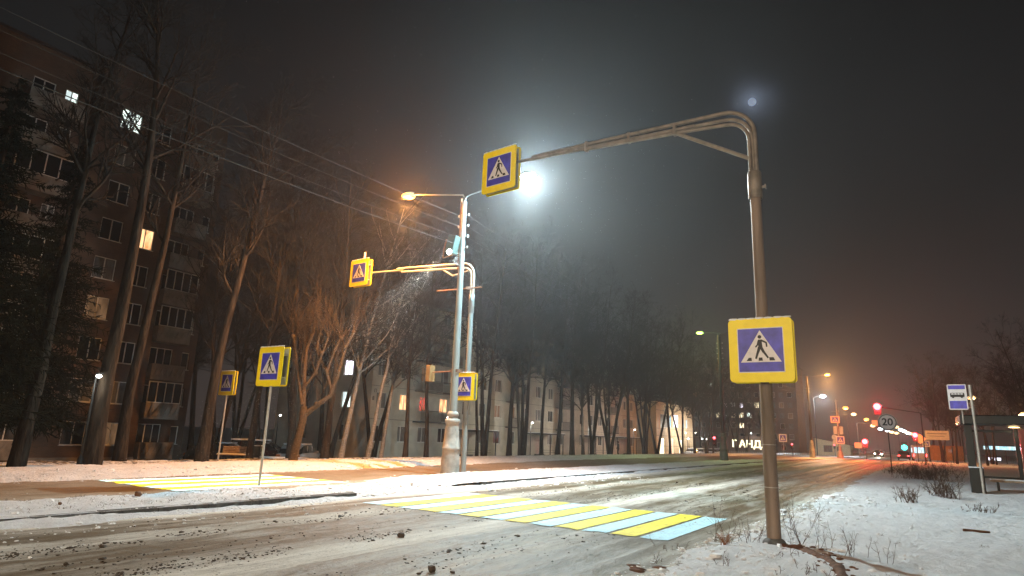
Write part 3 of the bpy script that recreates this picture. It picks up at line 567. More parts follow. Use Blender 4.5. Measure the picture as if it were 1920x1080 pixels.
b = MB(); b.tube([(0, 0, 0), (-1.75, .6, .04)], .03, 8); b.box(-.19, .19, -.19, .19, -.06, .06); b.build('arm', M['rust'], ts)
b = MB(); b.box(-2.0, -1.76, .42, .78, -.36, .34, bev=.02); h_ = b.build('housing', mat('signal_box_orange', (.42, .24, .09), .6), ts)
b = MB(); 
for z in (-.2, .14): b.lathe([(.10, 0), (.11, .12)], (0, 0, 0), 10)
b = MB(); b.box(-2.08, -2.0, .5, .7, -.05, .02); b.box(-2.08, -2.0, .5, .7, .24, .30); b.build('visor', M['darkmetal'], h_)
# light projectors on the pole; their beams are plain, the stripe sheets carry the colours
pj = empty('light_projector', (-16.48, 21.25, 9.55), 'green grey boxed projector with a glowing lens strapped to the lamp post', 'projector')
b = MB(); R_ = Matrix.Rotation(math.radians(12), 4, 'Y'); b.box(-.22, .20, -.2, .2, -.25, .55, R_, bev=.02); b.build('housing', M['greenmetal'], pj)
b = MB(); b.tube([(-.28, -.1, .35), (-.38, -.1, .0), (-.40, -.1, -.4)], .03, 8); b.tube([(-.42, -.1, -.42), (.1, -.1, -.36)], .025, 8); b.tube([(-.3, -.1, .4), (.1, 0, .1)], .03, 8); b.build('bracket', M['rust'], pj)
b = MB(); b.ball((.0, -.2, -.22), .13, 1, .6, 1, 14); b.build('lens', M['lamp_bulb'], pj)
b = MB(); 
for k in range(9):
    a = k * .7; b.tube([(.25 + .1 * math.cos(a), -.1 + .12 * math.sin(a), -.3 - .06 * k), (.38 + .05 * math.cos(a * 2), .12 * math.cos(a), -.33 - .06 * k), (.22, .1 * math.sin(a * 3), -.4 - .05 * k)], .012, 5)
b.build('loose_cables', M['galv'], pj)
def gobo_spot(name, loc, x0, x1, y0, y1, e, col):
    """projector hung pointing straight down whose mask passes only a rectangle of the ground"""
    o = light(name, 'SPOT', loc, e, col, .015, angle=165, blend=.02)
    l = o.data; l.use_nodes = True; t = l.node_tree; em = t.nodes['Emission']
    tc_ = t.nodes.new('ShaderNodeTexCoord'); sp_ = t.nodes.new('ShaderNodeSeparateXYZ'); t.links.new(tc_.outputs['Normal'], sp_.inputs[0])
    def m_(op, a, b__=None):
        n = t.nodes.new('ShaderNodeMath'); n.operation = op
        for i, q in enumerate((a, b__)):
            if q is None: continue
            if isinstance(q, (int, float)): n.inputs[i].default_value = q
            else: t.links.new(q, n.inputs[i])
        return n.outputs[0]
    nz_ = m_('ABSOLUTE', sp_.outputs[2])
    u = m_('MULTIPLY', m_('DIVIDE', sp_.outputs[0], nz_), loc[2]); v = m_('MULTIPLY', m_('DIVIDE', sp_.outputs[1], nz_), loc[2])
    def inside(q, lo, hi): return m_('MULTIPLY', m_('GREATER_THAN', q, lo), m_('LESS_THAN', q, hi))
    t.links.new(m_('MULTIPLY', inside(u, x0 - loc[0], x1 - loc[0]), inside(v, y0 - loc[1], y1 - loc[1])), em.inputs['Strength'])
    return o
gobo_spot('projector_beam', (-15.9, 21.1, 9.3), -10.9, -3.55, 11.15, 15.35, 4000, (.93, 1, 1))
gobo_spot('projector_beam', (-16.7, 21.0, 9.3), -19.4, -15.3, 9.6, 15.2, 22000, (1, 1, .8))
gobo_spot('projector_beam', (-16.9, 20.9, 9.3), -15.0, -13.4, 7.2, 9.6, 6000, (.35, .75, 1))

# ------------------------------------------------------------------ overhead cables
def cable(p, q, sag, label, r=.014):
    p, q = Vector(p), Vector(q); b = MB()
    b.tube([p.lerp(q, t) - Vector((0, 0, sag * 4 * t * (1 - t))) for t in [k / 30 for k in range(31)]], r, 5)
    tag(b.build('overhead_cable', M['wire']), label, 'cable', 'overhead cables strung along the median lamp posts')
for z, n_, r in ((11.1, 'topmost', .009), (10.6, 'second highest', .007), (10.1, 'third highest', .007), (9.75, 'thick lowest', .014)):
    cable((-16.35, 21.4, z), (-15.2, -22, z - .1), .9, n_ + ' cable running from the pale lamp post towards the upper left', r)
    cable((-16.0, 21.7, z), (-15.3, 63, z), .9, n_ + ' cable running from the pale lamp post to the second lamp post', .006)
for z, n_ in ((11.1, 'upper'), (10.1, 'middle'), (9.6, 'lower')):
    cable((-15.2, 63.2, z), (-12.85, 105.3, z), .9, n_ + ' cable between the second and third median lamp posts', .014)

# ------------------------------------------------------------------ falling snow drifting through the lamp light
n = 15000
P = np.stack([rng.uniform(-28, 2, n), rng.uniform(8, 44, n), rng.uniform(.3, 15, n)], 1)
d = P - np.array([-12.9, 21.5, 12]); keep = rng.random(n) < np.exp(-((d[:, 0] / 5.5) ** 2 + (d[:, 1] / 9) ** 2)) ; P = P[keep]
# thick in the projector beams
k2 = 4200; t_ = rng.uniform(.06, .95, k2); tgt = np.stack([rng.uniform(-20.5, -15.5, k2), rng.uniform(9.5, 14.5, k2), np.zeros(k2)], 1); src = np.array([-16.5, 21.0, 9.3]); P = np.concatenate([P, src + (tgt - src) * t_[:, None]])
s_ = rng.uniform(.003, .008, len(P)); A = rng.normal(size=(len(P), 3, 3)); A /= np.linalg.norm(A, axis=2, keepdims=True)
V = np.concatenate([P[:, None] + A * s_[:, None, None], P[:, None] - A.sum(1, keepdims=True) * s_[:, None, None] * .6], 1).reshape(-1, 3)
i4 = np.arange(len(P)) * 4; F = np.concatenate([np.stack([i4, i4 + 1, i4 + 2], 1), np.stack([i4, i4 + 1, i4 + 3], 1), np.stack([i4 + 1, i4 + 2, i4 + 3], 1), np.stack([i4, i4 + 2, i4 + 3], 1)])
tag(npmesh('falling_snow', V, F, M['flake']), 'fine snow falling through the lamp light', 'snowfall', kind='stuff')
#@@PART2
# ------------------------------------------------------------------ trees
def tubes(P, R, n):
    """P (b,k,3) polylines, R (b,k) radii -> verts, quads"""
    b_, k, _ = P.shape
    D = np.gradient(P, axis=1); D /= np.linalg.norm(D, axis=2, keepdims=True) + 1e-9
    ref = np.where(np.abs(D[:, :1, 2:3]) < .9, np.array([0, 0, 1.]), np.array([1., 0, 0])); ref = np.repeat(ref, k, 1)
    U = np.cross(D, ref); U /= np.linalg.norm(U, axis=2, keepdims=True) + 1e-9; Wv = np.cross(D, U)
    a = np.arange(n) * 2 * np.pi / n
    V = P[:, :, None] + (U[:, :, None] * np.cos(a)[:, None] + Wv[:, :, None] * np.sin(a)[:, None]) * R[:, :, None, None]
    idx = np.arange(b_ * k * n).reshape(b_, k, n); nx = np.roll(idx, -1, 2)
    F = np.stack([idx[:, :-1], nx[:, :-1], nx[:, 1:], idx[:, 1:]], -1).reshape(-1, 4)
    return V.reshape(-1, 3), F
def branch(r, P0, D0, L, R0, K, wander, trop, taper=.35):
    n = len(P0); P = np.zeros((n, K + 1, 3)); P[:, 0] = P0; D = D0.copy()
    for i in range(K):
        D = D + r.normal(size=(n, 3)) * wander + np.array([0, 0, trop]); D /= np.linalg.norm(D, axis=1, keepdims=True)
        P[:, i + 1] = P[:, i] + D * (L / K)[:, None]
    R = R0[:, None] * np.linspace(1, taper, K + 1)[None]
    return P, R
def children(r, P, R, L, m, t0, t1, ang, lf, rf, lvar=.35):
    n, k, _ = P.shape; t = r.uniform(t0, t1, (n, m)); t.sort(axis=1); f = t * (k - 1); i = np.minimum(f.astype(int), k - 2); w = (f - i)[..., None]
    ar = np.arange(n)[:, None]; A = P[ar, i]; B = P[ar, i + 1]; p = A * (1 - w) + B * w; d = B - A; d /= np.linalg.norm(d, axis=2, keepdims=True)
    q = r.normal(size=d.shape); q -= d * (q * d).sum(2, keepdims=True); q /= np.linalg.norm(q, axis=2, keepdims=True)
    an = np.radians(r.normal(ang, 9, (n, m)))[..., None]; nd = d * np.cos(an) + q * np.sin(an)
    nl = L[:, None] * lf * (1 - .55 * t) * r.uniform(1 - lvar, 1 + lvar, (n, m)); nr = R[ar, i] * rf
    return p.reshape(-1, 3), nd.reshape(-1, 3), nl.ravel(), nr.ravel()
def tree_mesh(seed, H=20, cb=.28, tr=.24, lean=(0, 0), stems=1, limb=24, spread=.30, m=(9, 8, 5), droop=.05, trunkmat=None, crownmat=None, name='bare_tree', minr=.0045, angle=42):
    r = np.random.default_rng(seed)
    P0 = np.zeros((stems, 3)); a0 = r.uniform(0, 6.28)
    D0 = np.array([[lean[0] + (.16 if stems > 1 else 0) * math.cos(a0 + i * 6.28 / stems), lean[1] + (.16 if stems > 1 else 0) * math.sin(a0 + i * 6.28 / stems), 1] for i in range(stems)]); D0 /= np.linalg.norm(D0, axis=1, keepdims=True)
    L = H * r.uniform(.85, 1, stems); P, R = branch(r, P0, D0, L, np.full(stems, tr / math.sqrt(stems) * 1.05), 12, .030, .035, .12)
    P[:, 0, 2] = -.4
    v, f = tubes(P, R * np.concatenate([[1.35, 1.05], np.ones(11)])[None], 9); TV = [v]; TF = [f]; off = len(v)
    CV = []; CF = []; co = 0
    lim = max(3, limb // stems)
    p, d, l, rr = children(r, P, R, L, lim, cb, .97, angle, spread * 1.25, .48); rr = np.maximum(rr, .012)
    P1, R1 = branch(r, p, d, l, rr, 7, .11, .09, .25)
    v, f = tubes(P1, R1, 6); TV.append(v); TF.append(f + off)
    Pp, Rp, Lp = P1, R1, l
    for lv, (mm_, an, lf, K, sides, mr_) in enumerate(((m[0], 42, .52, 5, 4, .008), (m[1], 40, .55, 3, 3, .006), (m[2], 38, .62, 2, 3, minr))):
        p, d, l, rr = children(r, Pp, Rp, Lp, mm_, .15, 1.0, an, lf, .62); rr = np.maximum(rr, mr_)
        Pp, Rp = branch(r, p, d, l, rr, K, .13, droop, .55); Lp = l
        v, f = tubes(Pp, Rp, sides); CV.append(v); CF.append(f + co); co += len(v)
    tm = npmesh(name + '_trunk', np.concatenate(TV), np.concatenate(TF), trunkmat or M['bark'], None, True)
    cm = npmesh(name + '_crown', np.concatenate(CV), np.concatenate(CF), crownmat or M['twig'], None, True)
    a, b_ = tm.data, cm.data; bpy.data.objects.remove(tm); bpy.data.objects.remove(cm); return a, b_
def plant_tree(meshes, loc, label, rz=0, s=1, group=None, name='bare_tree', cat='tree'):
    root = empty(name, loc, label, cat, group, rz); root.scale = (s, s, s)
    for me, nm in zip(meshes, ('trunk', 'crown')): link(bpy.data.objects.new(nm, me), root)
    return root
LIME = [tree_mesh(11, 20, .34, .23, stems=1, limb=26), tree_mesh(12, 20.5, .33, .27, stems=2, limb=30), tree_mesh(13, 19.5, .34, .22, lean=(.04, 0), limb=28, spread=.26), tree_mesh(14, 21, .33, .30, stems=3, limb=33), tree_mesh(15, 18.5, .34, .17, limb=24, spread=.27)]
BIR = [tree_mesh(21, 15, .3, .13, lean=(.14, .12), limb=20, spread=.24, droop=-.06, trunkmat=M['birch'], name='birch'), tree_mesh(22, 14, .35, .12, lean=(.20, .10), limb=18, spread=.24, droop=-.06, trunkmat=M['birch'], name='birch')]
TIP = [tree_mesh(31, 21, .4, .24, limb=26, spread=.2), tree_mesh(32, 20, .42, .21, lean=(.03, .02), limb=22, spread=.22, m=(8, 7, 4)), tree_mesh(33, 21, .5, .25, lean=(-.03, 0), limb=20, spread=.2, m=(8, 7, 4))]
gz = lambda x, y: float(z_left(np.array([x]), np.array([y]))[0])
row = [  # x, y, mesh, scale, turn, label
 (-24.8, 9.75, TIP[1], 1.0, .3, 'leftmost pale trunked bare tree in front of the brick flats'),
 (-24.0, 11.65, TIP[2], 1.05, 1.9, 'thick dark trunked bare tree beside the small park lamp'),
 (-27.3, 14.3, TIP[1], 1.0, 4.0, 'bare tree right of the thick dark trunk, crossing the brick wall'),
 (-26.5, 17.3, TIP[0], 1.0, 2.2, 'tall scarred trunk left of the orange lit sign post'),
 (-29.4, 21.9, LIME[4], .95, 5.1, 'slim dark tree between the bench and the median sign post'),
 (-28.3, 23.6, LIME[2], .9, 2.9, 'dark trunk directly left of the pollarded tree'),
 (-27.6, 25.3, LIME[0], .86, .9, 'bare tree directly right of the pollarded tree'),
 (-28.4, 27.2, BIR[0], 1.15, 0.2, 'leaning birch just left of the cream house corner'),
 (-27.9, 28.9, BIR[1], 1.1, 0.4, 'speckled birch leaning right in front of the cream house corner'),
 (-28.8, 31.0, BIR[0], 1.0, 0.5, 'thin birch leaning right beside the speckled birch'),
 (-26.3, 30.5, TIP[0], .62, 3.3, 'straight dark topped tree left of the lamp post base'),
 (-28.0, 34.6, LIME[4], .85, 1.1, 'grey slim tree seen immediately left of the pale lamp post')]
for i, (y, x, k, s, rz) in enumerate(((42.4, -28.6, 1, .95, 1.2), (46.6, -28.9, 0, .9, 2.2), (48.6, -28.7, 1, .93, 4.2), (54.2, -30.0, 4, 1.0, 5), (57.0, -29.8, 2, 1.0, .6), (61.5, -30.4, 0, 1.08, 2.9), (65.8, -30.1, 3, 1.0, .5), (70.5, -30.0, 1, 1.0, 2), (77.7, -30.5, 0, 1.05, 3), (85.5, -31.4, 3, .95, 4), (90.2, -31.2, 1, 1.0, 5.4), (95.5, -31.0, 4, 1.08, 1), (105.4, -32.2, 3, .95, 2.4), (112, -32.0, 0, 1.0, 3.3), (117.8, -31.6, 1, .95, 4.4), (128, -33.0, 4, 1.0, 5.5), (137, -33.2, 0, .95, .2), (148, -33.0, 3, .9, 2), (160, -33.5, 1, .9, 3), (173, -33, 0, .9, 1))):
    words = ['first', 'second', 'third', 'fourth', 'fifth', 'sixth', 'seventh', 'eighth', 'ninth', 'tenth', 'eleventh', 'twelfth', 'thirteenth', 'fourteenth', 'fifteenth', 'sixteenth', 'seventeenth', 'eighteenth', 'nineteenth', 'twentieth']
    row.append((x, y, LIME[k], s, rz, words[i] + ' bare roadside tree to the right of the pale lamp post'))
for x, y, me, s, rz, lab in row: plant_tree(me, (x, y, gz(x, y) - .05), lab, rz, s, 'bare trees along the far verge', 'birch' if me in BIR else 'bare_tree')
for i, (x, y) in enumerate(((-35, 36.8), (-34.5, 50), (-35.2, 59), (-34.8, 73.5), (-35, 82), (-35.3, 97), (-35, 108), (-36, 122), (-37, 134), (-37, 152), (-40, 33.5), (-46, 35.5), (-38.5, 29.2), (-42, 38), (-52, 37), (-37, 25), (-57, 43), (-49, 31), (-60, 36), (-34.0, 31.5))):
    plant_tree(LIME[(i * 3 + 1) % 5], (x, y, gz(x, y) if x > -37 else -1.1), 'bare tree standing behind the front row, its crown merged with others', i * 1.3, .9 + .12 * ((i * 7) % 3) / 2, 'bare trees behind the front row')
# dark conifer hanging into the left edge, and the pollarded tree
def conifer(loc, H, label):
    r = np.random.default_rng(5); root = empty('conifer', loc, label, 'tree')
    b = MB(); b.tube([(0, 0, -.3), (0, 0, H * .5), (0, 0, H)], [.22, .14, .02], 10); b.build('trunk', M['bark'], root)
    n = 520; z = H * (.12 + .87 * r.random(n) ** 1.1); a = r.uniform(0, 6.28, n); L = (1 - z / H) ** .8 * 3.2 * r.uniform(.6, 1.1, n) + .2
    P0 = np.stack([0 * z, 0 * z, z], 1); D = np.stack([np.cos(a), np.sin(a), .1 * np.ones(n)], 1)
    P1, R1 = branch(r, P0, D, L, .012 + .008 * L, 6, .06, -.07, .3); V1, F1 = tubes(P1, R1, 3)
    p, d, l, rr = children(r, P1, R1, L, 22, .1, 1, 55, .26, .4); P2, R2 = branch(r, p, d, l, np.full(len(l), .022), 3, .1, -.12, .4); V2, F2 = tubes(P2, R2, 3)
    npmesh('crown', np.concatenate([V1, V2]), np.concatenate([F1, F2 + len(V1)]), M['conifer'], root, True)
conifer((-24.9, 7.6, gz(-24.9, 7.6)), 13, 'dark dense conifer at the left edge in front of the brick flats')
conifer((-31.5, 12.4, -.3), 14.5, 'tall black conifer crown covering the upper left of the brick flats')
def pollard(loc, sc=1):
    r = np.random.default_rng(9); root = empty('pollarded_tree', loc, 'pollarded orange lit tree with stubby knobbly limbs behind the median sign', 'tree'); root.scale = (sc * .8, sc * .8, sc)
    b = MB(); b.tube([(0, 0, -.2), (.1, .05, .5), (.28, .1, 1.4), (.42, .15, 2.2), (.4, .1, 2.9)], [.34, .28, .25, .27, .24], 14)
    limbs = [[(.4, .1, 2.5), (.2, .1, 3.6), (.15, 0, 4.8), (.35, 0, 6.0), (.4, .1, 7.0)], [(.45, .15, 2.4), (1.1, .6, 2.9), (1.9, 1.1, 3.6), (2.3, 1.3, 4.8), (2.6, 1.5, 6.3), (2.9, 1.7, 7.2)], [(.3, 0, 3.0), (-.2, -.1, 4.4), (-.7, -.2, 5.6), (-1.0, -.3, 6.8)],
             [(.2, .1, 3.9), (.8, .4, 4.8), (1.2, .6, 5.9), (1.5, .7, 6.9)], [(1.9, 1.1, 3.7), (1.6, .8, 4.9), (1.9, 1.0, 6.1), (2.2, 1.2, 6.8)], [(.15, 0, 4.6), (-.2, 0, 5.5), (-.1, 0, 6.6)], [(1.0, .5, 5.2), (.7, .4, 6.2), (.8, .5, 7.1)]]
    ends = []
    for L in limbs:
        w = .16 if L is limbs[0] or L is limbs[1] else .10
        pts = [Vector(p) + Vector(r.normal(size=3) * .05) for p in L]
        b.tube(pts, [w * (1 - .5 * i / len(pts)) * (1 + .2 * r.random()) for i in range(len(pts))], 9)
        for p in pts[1:]:
            if r.random() < .8: b.ball(p + Vector(r.normal(size=3) * .05), .10 + .07 * r.random(), 1, 1, 1, 7, .4)
            ends += [p] * 4
        ends += [pts[-1]] * 10
    b.build('trunk', M['limebark'], root)
    P0 = np.array([list(e) for e in ends]) + r.normal(size=(len(ends), 3)) * .06; D = np.stack([r.normal(0, .5, len(ends)), r.normal(0, .5, len(ends)), np.ones(len(ends))], 1); D /= np.linalg.norm(D, axis=1, keepdims=True)
    L = r.uniform(.8, 3.0, len(ends)); P1, R1 = branch(r, P0, D, L, np.full(len(L), .018), 5, .08, .1, .4); V1, F1 = tubes(P1, R1, 4)
    p, d, l, rr = children(r, P1, R1, L, 5, .2, .9, 30, .45, .7); P2, R2 = branch(r, p, d, l, np.full(len(l), .009), 3, .08, .08, .5); V2, F2 = tubes(P2, R2, 3)
    npmesh('shoots', np.concatenate([V1, V2]), np.concatenate([F1, F2 + len(V1)]), M['limebark'], root, True)
pollard((-26.06, 21.88, gz(-26.06, 21.88)), .9)
for i, (x, y, k, s, rz, lab) in enumerate(((3.6, 118, 3, .78, 1, 'brown lit bare tree behind the board fence and billboard'), (5.4, 128, 0, .72, 2, 'leaning trunked bare tree between the billboard and the bus shelter'), (9.0, 112, 1, .66, 4, 'bare tree rising over the left part of the shelter roof'), (9.5, 88, 2, .64, 1.2, 'dark bare tree above the middle of the shelter roof'), (8.6, 62, 3, .56, 2.2, 'dark broad bare tree above the shelter at the right edge'), (12.5, 66, 1, .64, 5.2, 'nearly black tree filling the right edge above the shelter'))):
    plant_tree(LIME[k], (x, y, .1), lab, rz, s, 'bare trees behind the bus stop')
for i, (x, y, k, s, lab) in enumerate(((4.6, 104, 2, .62, 'small dense dark tree just left of the bus stop plate'), (7.6, 101, 4, .66, 'dark tree directly behind the bus stop plate'), (11.5, 100, 0, .74, 'dark tree behind the shelter roof, left of the tallest one'), (14.5, 92, 3, .74, 'far dark tree behind the right end of the shelter roof'), (7.2, 140, 1, .7, 'hazy distant tree between the billboard and the bus stop plate'))):
    plant_tree(LIME[k], (x, y, .1), lab, i * 1.7, s, 'bare trees behind the bus stop')
plant_tree(TIP[0], (2.9, 140, 0), 'slim tree with a thin spire top left of the billboard', 1, .85, 'bare trees behind the bus stop')

# ------------------------------------------------------------------ buildings
class Fac:
    """flat facade: u runs along, z up, n outwards"""
    def __init__(s, o, u, n): s.o = Vector(o); s.u = Vector(u); s.n = Vector(n)
    def p(s, a, z, d=0): return s.o + s.u * a + Vector((0, 0, z)) + s.n * d
    def quad(s, mb, a0, a1, z0, z1, d=0): mb.add([s.p(a0, z0, d), s.p(a1, z0, d), s.p(a1, z1, d), s.p(a0, z1, d)], [(0, 1, 2, 3)])
    def box(s, mb, a0, a1, z0, z1, d0, d1):
        mb.add([s.p(a, z, d) for d in (d0, d1) for z in (z0, z1) for a in (a0, a1)], [(0, 2, 3, 1), (4, 5, 7, 6), (0, 1, 5, 4), (2, 6, 7, 3), (0, 4, 6, 2), (1, 3, 7, 5)])
    def wall(s, mb, a0, a1, z0, z1, op, depth=.14, d=0):
        A = sorted({a0, a1} | {q for o in op for q in o[:2]}); Z = sorted({z0, z1} | {q for o in op for q in o[2:4]})
        for i in range(len(A) - 1):
            for j in range(len(Z) - 1):
                c, e_ = (A[i] + A[i + 1]) / 2, (Z[j] + Z[j + 1]) / 2
                if any(o[0] < c < o[1] and o[2] < e_ < o[3] for o in op): continue
                s.quad(mb, A[i], A[i + 1], Z[j], Z[j + 1], d)
        for o in op:
            x0, x1, y0, y1 = o[:4]
            for q in (((x0, y0), (x1, y0)), ((x1, y0), (x1, y1)), ((x1, y1), (x0, y1)), ((x0, y1), (x0, y0))):
                (a, z), (b_, w) = q; mb.add([s.p(a, z, d), s.p(b_, w, d), s.p(b_, w, d - depth), s.p(a, z, d - depth)], [(0, 1, 2, 3)])
    def window(s, root, a0, a1, z0, z1, glass, d=0, depth=.13, mull=(.5,), fr=.055, sill=True, trans=None, label=None):
        mb = MB(); D0, D1 = d - depth + .0, d - depth + .05
        s.box(mb, a0, a1, z0, z0 + fr, D0, D1); s.box(mb, a0, a1, z1 - fr, z1, D0, D1); s.box(mb, a0, a0 + fr, z0 + fr, z1 - fr, D0, D1); s.box(mb, a1 - fr, a1, z0 + fr, z1 - fr, D0, D1)
        for q in mull: c = a0 + (a1 - a0) * q; s.box(mb, c - fr * .6, c + fr * .6, z0 + fr, z1 - fr, D0 + .001, D1 + .004)
        if trans: c = z0 + (z1 - z0) * trans; s.box(mb, a0 + fr, a1 - fr, c - .02, c + .02, D0 + .002, D1 + .002)
        if sill: s.box(mb, a0 - .05, a1 + .05, z0 - .04, z0 - .002, d - .1, d + .09)
        w = mb.build('window', M['frame'], root)
        if label: w['label'] = label
        mb = MB(); s.quad(mb, a0 + .02, a1 - .02, z0 + .02, z1 - .02, d - depth + .02); mb.build('pane', M[glass], w)
        return w
# brick nine storey block
bb = empty('apartment_block', (0, 0, 0), 'dark brown brick nine storey block of flats at the left with a few lit windows', 'apartment block')
F1 = Fac((-46, 0, 0), (0, 1, 0), (1, 0, 0)); F0 = Fac((-46.9, 0, 0), (0, 1, 0), (1, 0, 0))
lit = {(8, 0): 'w_white', (8, 9): 'w_white', (5, 1): 'w_warm', (3, 0): 'w_dim', (0, 1): 'w_dim'}
opA = []; opB = []
for k in range(9):
    z = .05 + 2.75 * k
    opA += [(20.2, 21.62, z, z + 1.5), (22.85, 23.85, z, z + 1.5)]
wm = MB(); F1.wall(wm, 18.6, 24.9, -1.3, 26.6, opA)
for k in range(9):
    z = .05 + 2.75 * k
    opB += [(15.0, 16.3, z + .0, z + 1.5), (16.9, 17.7, z - .6, z + 1.5), (25.4, 27.1, z - .1, z + 1.5), (10.8, 12.2, z, z + 1.5), (27.85, 28.45, z + .1, z + 1.4)]
F0.wall(wm, 8, 18.6, -1.3, 25.8, [o for o in opB if o[1] < 18]); F0.wall(wm, 24.9, 28.9, -1.3, 25.8, [o for o in opB if o[0] > 25])
for y_ in (18.6, 24.9): wm.add([(-46.9, y_, -1.3), (-46, y_, -1.3), (-46, y_, 26.6), (-46.9, y_, 26.6)], [(0, 1, 2, 3)])
wm.add([(-46.9, 28.9, -1.3), (-60, 28.9, -1.3), (-60, 28.9, 25.8), (-46.9, 28.9, 25.8)], [(0, 1, 2, 3)]); wm.add([(-46.9, 8, -1.3), (-60, 8, -1.3), (-60, 8, 25.8), (-46.9, 8, 25.8)], [(0, 1, 2, 3)])
wm.build('brick_wall', M['brick'], bb)
rm = MB(); rm.box(-60, -46.8, 7.9, 18.55, 25.8, 26.0); rm.box(-60, -46.8, 24.95, 29.0, 25.8, 26.0); rm.box(-59, -45.9, 18.55, 24.95, 26.6, 26.78); rm.box(-55, -51, 15, 18, 26.0, 28.2); rm.build('roof', M['roofdark'], bb)
pl = MB(); F1.box(pl, 18.55, 24.95, -1.4, -.72, .0, .06); pl.build('plinth', M['panelbalc'], bb)
for k in range(9):
    z = .05 + 2.75 * k
    F1.window(bb, 20.2, 21.62, z, z + 1.5, lit.get((k, 0), ('glass', 'curtain')[k % 3 == 1]), mull=(.5,), trans=.62 if k in (1, 8) else None, label='cold white lit window near the top of the brick block' if k == 8 else None)
    F1.window(bb, 22.85, 23.85, z, z + 1.5, lit.get((k, 1), ('glass', 'curtain')[k % 4 == 1]), mull=(.38,), label='orange curtained lit window on the brick block' if k == 5 else None)
    F0.window(bb, 15.0, 16.3, z, z + 1.5, 'glass', sill=False); F0.window(bb, 16.9, 17.7, z - .6, z + 1.5, 'w_white' if k == 8 else 'curtain', mull=(.5,), trans=.5, sill=False)
    F0.window(bb, 25.4, 27.1, z - .1, z + 1.5, 'glass', sill=False, mull=(.33, .66)); F0.window(bb, 10.8, 12.2, z, z + 1.5, 'curtain' if k != 6 else 'w_dim'); F0.window(bb, 27.85, 28.45, z + .1, z + 1.4, 'glass', mull=())
    for a0, a1, glz in ((14.6, 17.9, k in (0, 1, 4, 6)), (25.1, 27.6, k in (1, 3, 4, 7))):
        m_ = MB(); zb = z - .78
        F0.box(m_, a0, a1, zb - .12, zb, .002, 1.15); F0.box(m_, a0, a1, zb, zb + 1.02, 1.09, 1.15); F0.box(m_, a0, a0 + .06, zb, zb + 1.0, .002, 1.09); F0.box(m_, a1 - .06, a1, zb, zb + 1.0, .002, 1.09)
        n_ = 6                                   # folded relief triangles on the balcony panel
        for q in range(n_):
            c0 = a0 + .1 + (a1 - a0 - .2) * q / n_; w_ = (a1 - a0 - .2) / n_
            m_.add([F0.p(c0, zb + .06, 1.152), F0.p(c0 + w_, zb + .06, 1.152), F0.p(c0 + w_, zb + .95, 1.152), F0.p(c0 + w_ * .5, zb + .5, 1.22)], [(0, 1, 3), (1, 2, 3), (2, 0, 3)])
        bo = m_.build('balcony', M['panelbalc'], bb)
        if glz:
            m_ = MB(); nn = 4
            for q in range(nn + 1): c0 = a0 + .03 + (a1 - a0 - .06) * q / nn; F0.box(m_, c0 - .03, c0 + .03, zb + 1.02, zb + 2.5, 1.08, 1.14)
            F0.box(m_, a0, a1, zb + 1.02, zb + 1.07, 1.075, 1.145); F0.box(m_, a0, a1, zb + 2.45, zb + 2.52, 1.075, 1.145); gl = m_.build('glazing_bars', M['frame'], bo)
            m_ = MB(); F0.quad(m_, a0 + .03, a1 - .03, zb + 1.05, zb + 2.46, 1.1); m_.build('glass', M['glass'], bo)
# cream five storey block
pb = empty('apartment_block', (0, 0, 0), 'long cream five storey block of flats behind the row of bare trees', 'apartment block')
G = Fac((-39, 0, 0), (0, 1, 0), (1, 0, 0)); GE = Fac((-39, 40.3, 0), (-1, 0, 0), (0, -1, 0))
cols = [41.6, 44.6, 47.4, 50.4, 54.2, 57.2, 60.2, 63.4, 66.4, 69.4, 72.6, 75.6, 78.8, 81.8, 84.9, 88, 91.2, 94.4, 97.6, 100.6]
ent = {54.2, 69.4, 84.9, 97.6}; balc = {47.4, 50.4, 63.4, 75.6, 91.2}
op = []; info = []
r_ = random.Random(3)
for k in range(5):
    for c in cols:
        z = .15 + 2.8 * k + .6; w_ = .65
        if c in ent and k == 0: op.append((c - .6, c + .6, -.85, 1.25)); info.append((len(op) - 1, 'door')); continue
        o = (c - w_, c + w_, z, z + 1.4); op.append(o); info.append((len(op) - 1, 'w'))
wm = MB(); G.wall(wm, 40.3, 103, -1.3, 13.6, op)
ge = []
for k in range(5):
    for c in (3.0, 8.2): ge.append((c - .55, c + .55, .75 + 2.8 * k, 2.15 + 2.8 * k))
GE.wall(wm, 0, 12, -1.3, 13.6, ge); wm.add([(-39, 103, -1.3), (-51, 103, -1.3), (-51, 103, 13.6), (-39, 103, 13.6)], [(0, 1, 2, 3)])
wm.build('rendered_wall', M['render'], pb)
rm = MB(); rm.box(-51.3, -38.6, 40.0, 103.3, 13.6, 13.85); rm.build('roof', M['roofdark'], pb)
jt = MB()
for k in range(1, 5): G.box(jt, 40.3, 103, .1 + 2.8 * k - .6 + .35, .1 + 2.8 * k - .6 + .38, .0, .006)
jt.build('panel_joints', M['roofdark'], pb)
plit = {(1, 44.6): 'w_warm', (1, 47.4): 'w_dim', (1, 50.4): 'w_warm', (2, 47.4): 'w_dim', (1, 63.4): 'w_dim', (2, 54.2): 'w_dim', (1, 60.2): 'w_dim'}
